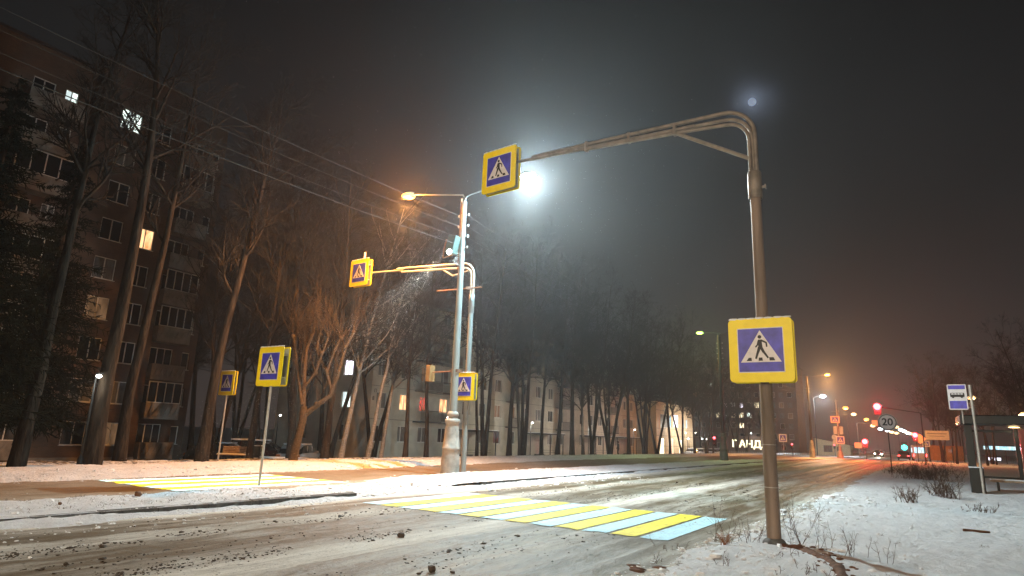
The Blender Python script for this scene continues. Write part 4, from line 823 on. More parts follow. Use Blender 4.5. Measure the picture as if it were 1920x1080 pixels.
for i, kd in info:
    a0, a1, z0, z1 = op[i]; k = int((z0 + .9) // 2.8); c = round((a0 + a1) / 2, 1)
    if kd == 'door':
        m_ = MB(); G.box(m_, a0, a1, -.85, 1.25, -.14, -.08); G.box(m_, a0 + .08, a0 + .55, -.7, 1.1, -.08, -.06); G.box(m_, a0 + .63, a1 - .08, -.7, 1.1, -.08, -.06); m_.build('door', M['galv'], pb)
    else: G.window(pb, a0, a1, z0, z1, plit.get((k, c), ('glass', 'curtain', 'curtain')[(i * 5) % 3]), mull=((.5,), (.35,), (.5,))[i % 3], fr=.06)
for i, (a0, a1, z0, z1) in enumerate(ge): GE.window(pb, a0, a1, z0, z1, {4: 'w_violet', 2: 'w_white'}.get(i, 'glass'), fr=.06)
for c in sorted(balc):
    for k in range(1, 5):
        zb = .15 + 2.8 * k - .3; m_ = MB(); G.box(m_, c - 1.5, c + 1.5, zb - .12, zb, .002, 1.0); G.box(m_, c - 1.5, c + 1.5, zb + .95, zb + 1.0, .96, 1.0)
        for q in range(22): u_ = c - 1.5 + q * 3 / 21; G.box(m_, u_ - .012, u_ + .012, zb, zb + .95, .965, .99)
        if (k + int(c)) % 2: G.box(m_, c - 1.48, c + 1.48, zb + .08, zb + .9, .945, .96)
        m_.build('balcony', M['panelbalc'] if (k + int(c)) % 2 else M['darkmetal'], pb)
for c in sorted(ent):
    m_ = MB(); G.box(m_, c - 3.6, c + 2.6, 1.95, 2.1, .002, 2.4)
    can = m_.build('canopy', M['roofdark'], pb); m_ = MB(); G.box(m_, c - 3.6, c + 2.6, 2.1, 2.16, .05, 2.42); m_.build('snow', M['snowcap'], can)
    m_ = MB()
    for u_ in (c - 3.4, c - .9, c + 2.4): G.box(m_, u_ - .05, u_ + .05, -.9, 1.95, 2.2, 2.3)
    for u_ in (c - 3.4, c - .9): 
        for zz in (-.1, .15): G.box(m_, u_, u_ + 2.4, zz, zz + .03, 2.24, 2.27)
    m_.build('canopy_post', M['darkmetal'], pb)
    m_ = MB()
    for q in range(4): G.box(m_, c - 1.0, c + 1.0, -1.1, -.35 - q * .16, .15 + q * .3, .15 + q * .3 + .3)
    m_.build('steps', M['kerb'], pb)
def text(txt, size, m, loc, rot, parent=None, name='lettering', ext=.01, bold=False):
    cu = bpy.data.curves.new(name, 'FONT'); cu.body = txt; cu.size = size; cu.extrude = ext; cu.align_x = 'CENTER'; cu.align_y = 'CENTER'
    if bold: cu.offset = size * .02
    to = bpy.data.objects.new(name, cu); C.objects.link(to); bpy.context.view_layer.update()
    me = bpy.data.meshes.new_from_object(to.evaluated_get(bpy.context.evaluated_depsgraph_get())); bpy.data.objects.remove(to)
    me.materials.clear(); me.materials.append(m); o = bpy.data.objects.new(name, me); link(o, parent)
    o.matrix_world = Matrix.Translation(loc) @ rot.to_4x4(); return o
RX = Matrix.Rotation(math.radians(90), 3, 'X')                 # text facing -Y
RXX = Matrix.Rotation(math.radians(90), 3, 'Z') @ RX           # text facing +X
text('П', .42, M['signblack'], Vector((-38.98, 42.5 - 1.75, 5.0)), RXX, pb, 'house_number'); text('8', .5, M['signblack'], Vector((-38.98, 42.5 - 1.95, 4.35)), RXX, pb, 'house_number')
# yellow tiled two storey building with lit glazing
yb = empty('shop_building', (0, 0, 0), 'brightly lit pale yellow tiled two storey building beyond the cream flats', 'shop')
Y = Fac((-36, 0, 0), (0, 1, 0), (1, 0, 0)); YE = Fac((-36, 104, 0), (-1, 0, 0), (0, -1, 0))
yo = [(106, 110.3, 4.0, 6.2), (110.8, 112, 4, 6.2), (113.0, 116.0, 4.2, 6.4), (118.2, 119.6, 4.2, 5.8), (120.4, 121.6, 4.2, 5.8), (105.5, 108, -.4, 2.2), (110, 113.2, -.9, 2.3), (116, 119, -.3, 2.1)]
wm = MB(); Y.wall(wm, 104, 125, -1.3, 8.2, yo); YE.wall(wm, 0, 9, -1.3, 8.2, []); wm.build('tiled_wall', M['yelwall'], yb)
rm = MB(); rm.box(-45.2, -35.8, 103.8, 125.2, 8.2, 8.5); rm.build('roof', M['roofdark'], yb)
for q, gm in zip(yo, ('curtain', 'w_cyan', 'w_violet', 'w_cyan', 'w_cyan', 'w_cream', 'w_shop', 'w_cream')): Y.window(yb, *q, gm, mull=(.33, .66), sill=False)
jt = MB()
for zz in (.9, 2.6, 4.0 - .2, 6.8): Y.box(jt, 104, 125, zz, zz + .04, 0, .008)
for q in range(1, 11): Y.box(jt, 104 + q * 1.9, 104.04 + q * 1.9, 2.64, 3.78, 0, .009)
jt.build('tile_joints', M['kerb'], yb)
light('shop_front_light', 'POINT', (-33.2, 112, 4.2), 500, (1, .9, .72), .3); light('shop_front_light', 'POINT', (-33.2, 119, 4.2), 500, (1, .85, .75), .3)
# far apartment block across the end of the trees
fb = empty('apartment_block', (0, 0, 0), 'distant dark block of flats with scattered lit windows behind the right pole', 'apartment block')
FF = Fac((0, 185, 0), (1, 0, 0), (0, -1, 0)); fo = []; 
for k in range(8):
    for c in range(15):
        a = -57.2 + c * 2.1; z = .6 + 2.75 * k; fo.append((a, a + 1.15, z, z + 1.4))
wm = MB(); FF.wall(wm, -58, -25.5, -1.5, 22.8, fo, .1); wm.add([(-25.5, 185, -1.5), (-25.5, 199, -1.5), (-25.5, 199, 22.8), (-25.5, 185, 22.8)], [(0, 1, 2, 3)]); wm.build('wall', M['farwall'], fb)
rm = MB(); rm.box(-58.2, -25.3, 184.8, 199.2, 22.8, 23.2); rm.build('roof', M['roofdark'], fb)
flit = {(-52.4, 15.6): 'w_warm', (-49.8, 15.6): 'w_white', (-48.5, 13.7): 'w_cream', (-47.2, 17.4): 'w_white', (-43.7, 13.3): 'w_violet', (-42.5, 13.4): 'w_white', (-39.2, 13.4): 'w_violet', (-46.5, 9.1): 'w_cream', (-42.4, 9): 'w_cream', (-41, 9): 'w_cream', (-39.9, 8.7): 'w_cream', (-37, 8.8): 'w_white', (-39.9, 6.5): 'w_cream', (-44.4, 9): 'w_white', (-36, 13.2): 'w_cream', (-31, 16): 'w_dim', (-29, 11): 'w_dim', (-27, 9): 'w_dim'}
used_ = {}
for (x, z), gm in flit.items():
    i = min(range(len(fo)), key=lambda i: abs((fo[i][0] + fo[i][1]) / 2 - x) + abs((fo[i][2] + fo[i][3]) / 2 - z)); used_[i] = gm
for i, o in enumerate(fo):
    if i in used_ or i % 2: FF.window(fb, *o, used_.get(i, 'glass'), depth=.09, mull=(), sill=False) if len(KIDS.get(fb.name, [])) < 99 else None
gm_ = MB()
for i, o in enumerate(fo):
    if not (i in used_ or i % 2): FF.quad(gm_, o[0], o[1], o[2], o[3], -.08)
tag(gm_.build('window_panes', M['curtain'], fb), kind='stuff')
# kiosk with a lean-to roof
kk = empty('kiosk', (-16, 170, -.2), 'low pale kiosk with a sloping roof behind the third median lamp post', 'kiosk')
b = MB(); b.add([(-4, 0, 0), (3.4, 0, 0), (3.4, 0, 2.6), (-4, 0, 4.0), (-4, 6, 0), (3.4, 6, 0), (3.4, 6, 2.6), (-4, 6, 4.0)], [(0, 1, 2, 3), (1, 5, 6, 2), (5, 4, 7, 6), (4, 0, 3, 7)]); b.build('wall', M['yelwall'], kk)
b = MB(); b.add([(-4.3, -.4, 4.06), (3.9, -.4, 2.5), (3.9, 6.3, 2.5), (-4.3, 6.3, 4.06), (-4.3, -.4, 4.2), (3.9, -.4, 2.64), (3.9, 6.3, 2.64), (-4.3, 6.3, 4.2)], [(0, 3, 2, 1), (4, 5, 6, 7), (0, 1, 5, 4), (1, 2, 6, 5), (2, 3, 7, 6), (3, 0, 4, 7)]); b.build('roof', M['farwall'], kk)
b = MB(); b.box(-2.2, -.4, -.05, .0, .9, 2.4); b.box(.6, 1.6, -.05, 0, .1, 2.2); b.build('window', M['curtain'], kk)
# lit shop lettering and the low fence in front
sl = empty('shop_sign', (-36.6, 186 - 22, 1.8), 'row of glowing cream shop letters left of the right pole', 'shop sign')
text('ПАНДА', 2.3, M['shopletter'], Vector((-33.6, 163.9, 1.75)), RX, None, 'letters', .1, True)
o = bpy.data.objects.get('letters'); mw = o.matrix_world.copy(); o.parent = sl; bpy.context.view_layer.update(); o.matrix_parent_inverse = sl.matrix_world.inverted(); o.matrix_world = mw
b = MB(); b.box(-2.6, 7.6, .05, .35, -2.8, 1.9); b.build('fascia', M['farwall'], sl)
pf = MB(); 
for k in range(64): pf.box(-41 + k * .42, -41 + k * .42 + .10, 0, .03, -.9, .35)
pf.box(-41, -14.2, .03, .07, -.5, -.42); pf.box(-41, -14.2, .03, .07, .05, .12); pf.v = [(x, y + 139, z) for x, y, z in pf.v]
tag(pf.build('picket_fence', M['galv']), 'low pale picket fence beyond the far road, either side of the right pole', 'fence')
bf = empty('board_fence', (3.9, 120, .3), 'orange lit tall board fence between the truck and the shelter', 'fence')
b = MB()
for k in range(26): b.box(-2.0 + k * .17, -2.0 + k * .17 + .16, 0, .03, 0, 2.25 + .02 * (k % 3))
b.build('boards', M['fencewood'], bf); b = MB()
for u_ in (-1.95, -.5, 1.0, 2.4): b = MB(); b.box(u_ - .06, u_ + .06, -.08, -.001, -.3, 2.2); b.build('post', M['darkmetal'], bf)
bl = empty('billboard', (3.0, 116, 0), 'pale rectangular board on a post above the board fence', 'billboard')
b = MB(); b.box(-1.45, 1.55, -.04, .04, 3.35, 4.7, bev=.01); b.build('board', mat('board_cream', (.6, .5, .4), .6), bl); b = MB(); b.tube([(.9, .1, 0), (.9, .1, 3.6)], .05, 8); b.tube([(-1.2, .1, 0), (-1.2, .1, 3.6)], .05, 8); b.build('post', M['darkmetal'], bl)
b = MB(); b.box(-1.2, 1.3, -.05, -.041, 4.2, 4.34); b.box(-.9, 1.0, -.05, -.041, 3.85, 3.95); b.build('faded_lines', M['panelbalc'], bl)

# ------------------------------------------------------------------ street things on the far side
def park_lamp(loc, h, label, e=60, mt='lamp_bulb', r=.09):
    t = empty('park_lamp', loc, label, 'lamp', 'small yard lamps by the flats')
    b = MB(); b.tube([(0, 0, 0), (0, 0, h)], [.06, .035], 8); b.lathe([(.12, 0), (.11, .4), (.06, .5)], n=10); b.build('post', M['darkmetal'], t)
    b = MB(); b.tube([(0, 0, h), (.02, -.0, h + .06), (.22, .0, h + .1)], .02, 6); b.box(.05, .32, -.07, .07, h + .08, h + .14); hd = b.build('head', M['darkmetal'], t)
    b = MB(); b.ball((.18, 0, h + .02), r, 1, 1, .7, 10); b.build('bulb', M[mt], hd)
    if e: light('yard_light', 'POINT', (loc[0] + .5, loc[1] - .3, loc[2] + h - .25), e, (1, .97, .88), .08)
    return t
park_lamp((-24.0, 11.3, -.05), 3.15, 'small dark park lamp with a white bulb in front of the brick flats', 40)
for x, y, z, e, lab in ((-34, 44.65, 2.98, 160, 'white yard lamp glowing directly left of the cast base lamp post'), (-34, 59.3, 3.06, 420, 'white yard lamp on a post right of the lamp post, left of the widest trunks'), (-34, 73.6, 3.12, 420, 'white yard lamp glowing half behind a trunk at the middle of the cream flats'), (-34, 88.9, 3.15, 420, 'warm yard lamp near the right end of the cream flats'),
    (-34, 113.5, 3.3, 50, 'upper left lamp of the cluster beyond the yellow building'), (-34, 119.6, 3.4, 50, 'upper right lamp of the cluster beyond the yellow building'), (-34, 127, 2.4, 0, 'small lamp at the right of the cluster beyond the yellow building'), (-45, 36, 2.6, 8, 'round white lamp glowing between the sign post and the pollarded tree'), (-50, 32.4, 2.9, 8, 'white lamp far behind the bench')):
    park_lamp((x - .18, y, -1.0), z + 1.0, lab, e)
for x, y, z, lab in ((-34, 115, 2.3, 'left cold bright floodlight low beyond the yellow building'), (-34, 124, 2.4, 'right cold bright floodlight low beyond the yellow building'), (-33, 163, 4.4, 'cold bright floodlight above the shop letters')):
    t = park_lamp((x - .18, y, -1.0), z + 1.0, lab, 160, 'lamp_cw', .13)
bn = empty('bench', (-30.2, 21.5, gz(-30.2, 21.5) + .02), 'slatted wooden park bench with snow on its seat beside the orange lit sign post', 'bench', rz=math.radians(36)); bn.scale = (.82, .82, .82)
b = MB()
for k in range(5): b.box(-.78, .78, .16 + .012 * k, .19 + .012 * k, .48 + k * .095, .55 + k * .095)
b.build('backrest', M['wood'], bn); b = MB()
for k in range(4): b.box(-.95, .95, -.3 + k * .11, -.21 + k * .11, .40, .43)
st_ = b.build('seat', M['wood'], bn); b = MB(); b.box(-.94, .94, -.29, .12, .432, .50, bev=.025); b.build('snow', M['snowcap'], st_)
for s_ in (-.75, .75):
    b = MB(); b.box(s_ - .03, s_ + .03, -.27, -.21, 0, .40); b.box(s_ - .03, s_ + .03, .08, .14, 0, .40); b.box(s_ - .03, s_ + .03, -.27, .14, .36, .40); b.tube([(s_, .12, .38), (s_, .21, .98)], .025, 6); b.build('leg', M['darkmetal'], bn)
bi = empty('litter_bin', (-29.3, 22.2, gz(-29.3, 22.2)), 'small dark litter bin to the right of the bench', 'bin')
b = MB(); b.lathe([(.17, .12), (.21, .2), (.23, .68), (.235, .7), (.19, .7), (.18, .3)], n=16); b.build('bucket', M['darkmetal'], bi); b = MB(); b.tube([(-.27, 0, 0), (-.27, 0, .8), (.27, 0, .8), (.27, 0, 0)], .025, 6); b.build('stand', M['darkmetal'], bi); b = MB(); b.box(-.2, .2, -.2, .2, .70, .74, bev=.015); b.build('snow', M['snowcap'], bi)
lw = MB(); lw.box(-1.6, 1.4, -.25, .25, 0, .42, bev=.03); lw.v = [tuple(Matrix.Rotation(math.radians(36), 3, 'Z') @ Vector(v) + Vector((-30.6, 25.0, -.42))) for v in lw.v]
tag(lw.build('low_wall', M['snowcap']), 'low snow covered kerb wall right of the litter bin', 'wall')
def car(loc, rz, paint, label, group=None, lights=False, snow=True, suv=True, L=4.5, W_=1.8, scale=1):
    t = empty('car', loc, label, 'car', group, rz); t.scale = (scale,) * 3
    st = [(-2.25, .42, .62, 0), (-2.15, .38, .86, 0), (-1.7, .34, .95, .0), (-1.2, .30, .99, .06), (-.75, .3, 1.0, .34), (-.2, .3, 1.0, .5), (.6, .3, 1.0, .53), (1.3, .3, 1.0, .48), (1.85, .32, .98, .28 if suv else .05), (2.15, .36, .92, .02), (2.25, .45, .7, 0)]
    rows = []; 
    for x, zb, zt, rf in st:
        w = W_ / 2 * (1 - .10 * (abs(x) / 2.25) ** 4); w2 = w * .78
        rows.append([(x, -w * .92, zb), (x, -w, zb + .15), (x, -w, zt - .12), (x, -w * .95, zt), (x, -w2 if rf else -w * .8, zt + rf), (x, 0, zt + rf * 1.04 + .01), (x, w2 if rf else w * .8, zt + rf), (x, w * .95, zt), (x, w, zt - .12), (x, w, zb + .15), (x, w * .92, zb)])
    k = 11; vs = [p for r2 in rows for p in r2]; fs = []; gl = []
    for i in range(len(rows) - 1):
        for j in range(k):
            q = (i * k + j, i * k + (j + 1) % k, (i + 1) * k + (j + 1) % k, (i + 1) * k + j)
            (gl if (j in (3, 6) and 3 <= i <= 8) or (j in (4, 5) and i in (3, 4, 8)) else fs).append(q)
    fs += [tuple(range(k))[::-1], tuple(range((len(rows) - 1) * k, len(rows) * k))]
    b = MB(); b.add(vs, fs, True); body = b.build('body', M[paint], t); b = MB(); b.add(vs, gl, False); b.build('windows', M['glass'], t)
    for s_ in (-1, 1):
        for x in (-.1, .85): pil = MB(); pil.box(x - .04, x + .04, s_ * .80 - .02, s_ * .80 + .02, 1.0, 1.47); pil.build('door_pillar', M[paint], t)
    for s_ in (-1, 1): b = MB(); b.box(-.8, -.65, s_ * .98 - .08, s_ * .98 + .06, 1.0, 1.12, bev=.02); b.build('mirror', M[paint], t)
    for x in (-1.38, 1.38):
        for s_ in (-1, 1):
            b = MB(); b.lathe([(.19, -.11), (.31, -.11), (.335, -.07), (.335, .07), (.31, .11), (.19, .11)], n=22); b.v = [(vx_, vz_, -vy_) for vx_, vy_, vz_ in b.v]; b.v = [(p[0] + x, p[1] + s_ * W_ * .44, p[2] + .335) for p in b.v]; wh = b.build('wheel', M['tyre'], t)
            b = MB(); b.lathe([(.19, -.06), (.05, -.09), (.04, .09), (.19, .07)], n=14); b.v = [(p[0] + x, p[2] + s_ * W_ * .445, -p[1] + .335) for p in b.v]; b.build('rim', M['galv'], wh)
    for s_ in (-1, 1):
        b = MB(); b.ball((-2.17, s_ * .66, .70), .13, .6, 1.2, .7, 10); b.build('headlight', M['head'] if lights else M['glass'], t)
        b = MB(); b.box(2.13, 2.24, s_ * .66 - .14, s_ * .66 + .14, .68, .88, bev=.02); b.build('tail_light', M['tail'] if lights else M['weedred'], t)
    if snow:
        b = MB()
        b.box(-.45, 1.55, -.66, .66, 1.52, 1.60, bev=.035); b.box(-2.0, -1.2, -.7, .7, .965, 1.02, bev=.025); b.build('snow', M['snowcap'], t)
    return t
car((-38.5, 29.4, -1.05), math.radians(215), 'carpaint', 'dark red car with a snowy roof parked behind the bench', 'parked cars', scale=1.15)
car((-36.5, 31.2, -1.0), math.radians(300), 'carpale', 'pale car nose seen right of the dark red parked car', 'parked cars')
car((-37.2, 25.9, -1.0), math.radians(215), 'carblack', 'black car hidden behind the bench and the sign post', 'parked cars')
for x, y, lab in ((-33.8, 116.2, 'leftmost snow covered car parked before the yellow building'), (-33.9, 121.6, 'snow covered car parked at the far end of the yellow building'), (-33.9, 131, 'left car of the pair parked left of the green pillar'), (-33.9, 137.6, 'right car of the pair parked left of the green pillar')):
    car((x, y, -.9), math.radians(90), 'carpale', lab, 'parked cars', suv=False)
car((-6.9, 168, 0), math.radians(90), 'carblack', 'approaching car with glaring white headlights on the far end of the road', None, True, False)
light('headlight_glare', 'SPOT', (-6.9, 165.4, .7), 2600, (1, .92, .72), .1, target=(-7.2, 120, .2), angle=70, blend=.8)
car((-1.6, 128, 0), math.radians(-90), 'carpaint', 'car with red tail lights beside the fence at the junction', None, True, False)
tr = empty('minibus', (.6, 124, 0), 'pale minibus with lit red rear lamps left of the board fence', 'minibus', rz=math.radians(-88))
b = MB(); b.box(-2.6, 2.6, -1.0, 1.0, .4, 2.55, bev=.18); b.build('body', M['carpale'], tr); b = MB(); b.box(2.59, 2.62, -.75, .75, 1.35, 2.2); b.box(-2.2, 2.2, -1.02, -1.0, 1.4, 2.1); b.box(-2.2, 2.2, 1.0, 1.02, 1.4, 2.1); b.build('windows', M['w_cyan'], tr)
for s_ in (-.85, .85):
    b = MB(); b.box(2.58, 2.64, s_ - .1, s_ + .1, .8, 1.2, bev=.01); b.build('tail_light', M['tail'], tr)
for x in (-1.7, 1.7):
    for s_ in (-.92, .92):
        b = MB(); b.lathe([(.2, -.12), (.36, -.1), (.36, .1), (.2, .12)], n=18); b.v = [(p[0] + x, p[2] + s_, -p[1] + .36) for p in b.v]; b.build('wheel', M['tyre'], tr)
# traffic lights
def signal(loc, label, red_h, post=None, arm=None, mt='redlens', e=0, lens_r=.15):
    t = empty('traffic_light', loc, label, 'traffic light', 'traffic lights at the far junction')
    hw = max(.18, lens_r * .9); b = MB(); b.box(-hw, hw, -.12, .12, red_h - .6 - hw, red_h + hw * 1.15, bev=.03); hs = b.build('housing', M['darkmetal'], t)
    for k, z in enumerate((red_h, red_h - .3, red_h - .6)):
        lit_ = (k == 0 and mt == 'redlens') or (k == 2 and mt != 'redlens')
        b = MB(); b.ball((0, -.12, z), lens_r if lit_ else .1, 1, .5, 1, 12); b.build('lens', M[mt] if lit_ else M['glass'], hs)
    if post is not None: b = MB(); b.tube([(post, .2, 0), (post, .2, red_h + .3)], .06, 8); b.build('post', M['darkmetal'], t)
    if arm: b = MB(); b.tube([(0, .15, red_h), (arm[0], .15, arm[1])] + ([(arm[0], .15, 0)] if arm[2] else []), .07, 8); b.build('arm', M['darkmetal'], t)
    if e: light('signal_glow', 'POINT', (loc[0], loc[1] - .6, loc[2] + (red_h if mt == 'redlens' else red_h - .6)), e, (1, .03, .04) if mt == 'redlens' else (.1, 1, .8), .12)
signal((-3.4, 90, 0), 'red traffic light hung on a mast arm above the road', 6.7, arm=(4.4, 6.0, True), e=2200, lens_r=.42)
signal((-6.6, 118, 0), 'red traffic light on the left side of the far road', 2.8, post=0, e=2000, lens_r=.42)
signal((.25, 108, 0), 'upper red traffic light right of the round sign', 3.8, post=.1, e=1300, lens_r=.34)
signal((.35, 132, 0), 'lower red traffic light right of the round sign', 1.9, post=.1, e=60, lens_r=.2)
signal((-15.9, 62.2, .1), 'red traffic light fixed at the green lamp post base', 2.05, e=22, lens_r=.12)
signal((-17.4, 118, 0), 'red pedestrian light right of the right pole under a square sign', 2.0, post=0, e=30, lens_r=.13)
signal((-14.0, 150, 0), 'red light in front of the kiosk', 2.3, post=0, e=40, lens_r=.18)
signal((-2.1, 190, 0), 'turquoise green traffic light low above the far road', 3.0, post=.3, mt='lamp_teal', e=60, lens_r=.65)
# distant street lamps along both kerbs, fading in the mist
def far_lamp(x, y, z, mt, label, side, e=0):
    t = empty('street_lamp', (x + side * 1.8, y, 0), label, 'street lamp', 'distant street lamps')
    b = MB(); b.tube([(0, 0, 0), (0, 0, z - .4), (-side * .6, 0, z), (-side * 1.6, 0, z + .1)], [.12, .08, .06, .04], 7); b.build('pole', M['darkmetal'], t)
    b = MB(); rr = .2 + y * .0019; b.ball((-side * 1.8, 0, z), rr, 1.2, .8, .7, 10); b.build('lens', M[mt], t)
    if e: light('street_light', 'POINT', (x, y - .3, z - .3 - rr), e, {'lamp_or': (1, .45, .12), 'lamp_wm': (1, .62, .3)}.get(mt, (.85, .95, 1)), .2)
fl = [(-15.16, 147, 'lamp_cw', -1, 0), (-14.45, 190, 'lamp_or', -1, 2500), (-15.0, 225, 'lamp_wm', -1, 0), (-13.6, 262, 'lamp_or', -1, 1200), (-13.5, 300, 'lamp_wm', -1, 0), (-6.2, 270, 'lamp_wm', 1, 1200), (-5.5, 310, 'lamp_wm', 1, 0), (-12.6, 345, 'lamp_cw', -1, 0), (-10.5, 372, 'lamp_cw', -1, 0), (-4.6, 350, 'lamp_cw', 1, 1200), (-3.6, 372, 'lamp_cw', 1, 0), (-2.9, 392, 'lamp_wm', 1, 0), (-9.4, 400, 'lamp_wm', -1, 0), (-2.2, 412, 'lamp_cw', 1, 0), (-7.6, 420, 'lamp_wm', -1, 0), (-1.0, 428, 'lamp_wm', 1, 0)]
ords = ['nearest', 'second nearest', 'third nearest', 'fourth nearest', 'fifth nearest', 'sixth nearest', 'seventh nearest', 'eighth nearest', 'ninth nearest']
cnt = {-1: 0, 1: 0}
for x, y, mt, sd, e in fl:
    far_lamp(x, y, 12 if y < 300 else 11, mt, ords[cnt[sd]] + ' distant ' + {'lamp_or': 'orange', 'lamp_wm': 'warm white', 'lamp_cw': 'cold white'}[mt] + ' street lamp on the ' + ('left' if sd < 0 else 'right') + ' side of the road', sd, e); cnt[sd] += 1
for x, y, lab in ((7.3, 108, 'warm street lamp seen behind the bus stop post'), (11.2, 96, 'warm lamp seen through the shelter glass')):
    far_lamp(x, y, 9 if x < 8 else 6.2, 'lamp_wm', lab, 1, 700)
# low lights of shops and traffic through the mist to the right
for k, (x, y, z, mt, w_, h_2, lab) in enumerate(((6.0, 150, 1.9, 'w_cyan', 1.2, .6, 'small cyan lit shop sign left of the shelter'), (11.4, 120, 2.5, 'w_cyan', 5.2, .5, 'long cyan lit shop sign seen through the shelter glass'), (9.9, 120, .9, 'w_violet', 1.6, .4, 'violet lit shop window seen low through the shelter glass'))):
    t = empty('shop_sign', (x, y, z), lab, 'shop sign'); b = MB(); b.box(-w_ / 2, w_ / 2, 0, .15, -h_2 / 2, h_2 / 2, bev=.03); b.build('lit_face', M[mt], t); b = MB(); b.box(-w_ / 2 - .1, w_ / 2 + .1, .16, .4, -h_2 / 2 - .1, h_2 / 2 + .1); b.tube([(0, .3, -z), (0, .3, 0)], .06, 6); b.build('case', M['darkmetal'], t)
# distant signs
def plate(loc, w, h, face, label, name='road_sign', post=True, yellow=False, symbol=None):
    t = empty(name, loc, label, 'road sign'); b = MB(); b.prism(rounded(w, h, .05), 0, .03, lambda u, v, q: (u, -q, v)); pl_ = b.build('plate', M[face], t)
    if symbol == 'ped':
        b = MB(); b.prism(rounded(w * .74, h * .74, .02), .03, .034, lambda u, v, q: (u, -q, v)); b.build('blue_field', M['signblue'], pl_)
        b = MB(); b.prism([(-.30 * w, -.26 * h), (.30 * w, -.26 * h), (0, .3 * h)], .034, .038, lambda u, v, q: (u, -q, v)); b.build('white_triangle', M['signwhite'], pl_)
        b = MB(); b.prism(seg((.0, .12 * h), (-.02, -.02 * h), .05 * w, .04 * w), .038, .041, lambda u, v, q: (u, -q, v)); b.prism(seg((-.02, -.02 * h), (-.1 * w, -.2 * h), .03 * w, .02 * w), .0415, .043, lambda u, v, q: (u, -q, v)); b.prism(seg((.0, -.02 * h), (.1 * w, -.2 * h), .03 * w, .02 * w), .0415, .043, lambda u, v, q: (u, -q, v)); b.build('walking_figure', M['signblack'], pl_)
    if post: b = MB(); b.tube([(0, .06, -loc[2] - .2), (0, .06, h / 2)], .04, 8); b.build('post', M['galv'], t)
    return t
plate((-19.1, 120, 3.0), 1.25, 1.3, 'signwhite', 'square white bordered crossing sign right of the right pole', symbol='ped')
plate((-10.35, 121, 2.95), 1.25, 1.3, 'signwhite', 'square white bordered crossing sign on the far cluttered pole', symbol='ped')
plate((-10.9, 121, 6.3), 1.3, 1.1, 'signorange', 'upper square sign on the far cluttered pole', post=False, symbol='ped')
cp = empty('sign_pole', (-10.6, 121.3, 0), 'far cluttered utility pole hung with signs and boxes', 'pole')
b = MB(); b.tube([(0, 0, 0), (0, 0, 9.6)], [.16, .1], 10); b.build('pole', M['galv'], cp); b = MB(); b.tube([(-.9, 0, 7.6), (.5, 0, 7.7)], .03, 6); b.tube([(-.3, 0, 9.3), (.3, 0, 9.4)], .03, 6); b.box(-.7, -.15, -.1, .1, 3.9, 5.2); b.box(.2, .75, -.1, .1, 3.9, 5.2); b.build('boxes', M['galv'], cp)
b = MB(); b.tube([(-.55, -.2, 2.55), (-.55, -.16, 2.55)], .42, 20); b.tube([(-.6, -.2, 3.4), (-.6, -.16, 3.4)], .42, 20); b.build('round_signs', M['signback'], cp)
b = MB(); b.lathe([(.55, 0), (.5, .6), (.35, 1.2)], (0, 0, 0), 14); b.build('base', M['castiron'], cp)
t = empty('sign_gantry', (-8.9, 140, 0), 'distant small gantry with two orange lit plates', 'sign gantry'); b = MB(); b.tube([(0, 0, 0), (0, 0, 6.3), (.2, 0, 6.5), (2.9, 0, 6.5)], .08, 8); b.build('pole', M['galv'], t)
b = MB(); b.box(2.5, 3.4, -.05, 0, 6.0, 7.0, bev=.02); b.box(-.7, .5, -.15, -.09, 1.8, 2.8, bev=.02); b.build('plate', M['signorange'], t)
plate((1.55, 116, 2.75), .95, .9, 'signwhite', 'small square sign at the left foot of the pale billboard', symbol='ped')
t = empty('warning_sign', (.8, 110, 3.35), 'orange diamond board beside the upper red traffic light', 'road sign'); b = MB(); b.prism([(0, -.7), (.75, 0), (0, .7), (-.75, 0)], 0, .03, lambda u, v, q: (u, -q, v)); b.build('plate', M['signorange'], t); b = MB(); b.tube([(0, .05, -3.3), (0, .05, .5)], .04, 6); b.build('post', M['galv'], t)
# round 20 sign
rs = empty('speed_limit_sign', (-1.52, 55.2, .05), 'round white sign reading 20 on a thin post at the right verge', 'road sign')
b = MB(); b.tube([(0, 0, 0), (-.02, 0, 2.9)], .035, 10); b.build('post', M['darkmetal'], rs)
b = MB(); b.tube([(0, -.06, 3.55), (0, -.03, 3.55)], .62, 32); pl_ = b.build('plate', M['signwhite'], rs); b = MB(); b.tube([(0, -.065, 3.55), (0, -.0605, 3.55)], .60, 32); b.build('grey_ring', M['panelbalc'], pl_); b = MB(); b.tube([(0, -.07, 3.55), (0, -.0655, 3.55)], .51, 32); b.build('white_disc', M['signwhite'], pl_)
text('20', .72, M['signblack'], Vector((-1.52, 55.2 - .074, 3.6)), RX, None, 'numerals', .003, True); o = bpy.data.objects['numerals']; bpy.context.view_layer.update(); mw = o.matrix_world.copy(); o.parent = rs; o.matrix_parent_inverse = rs.matrix_world.inverted(); o.matrix_world = mw
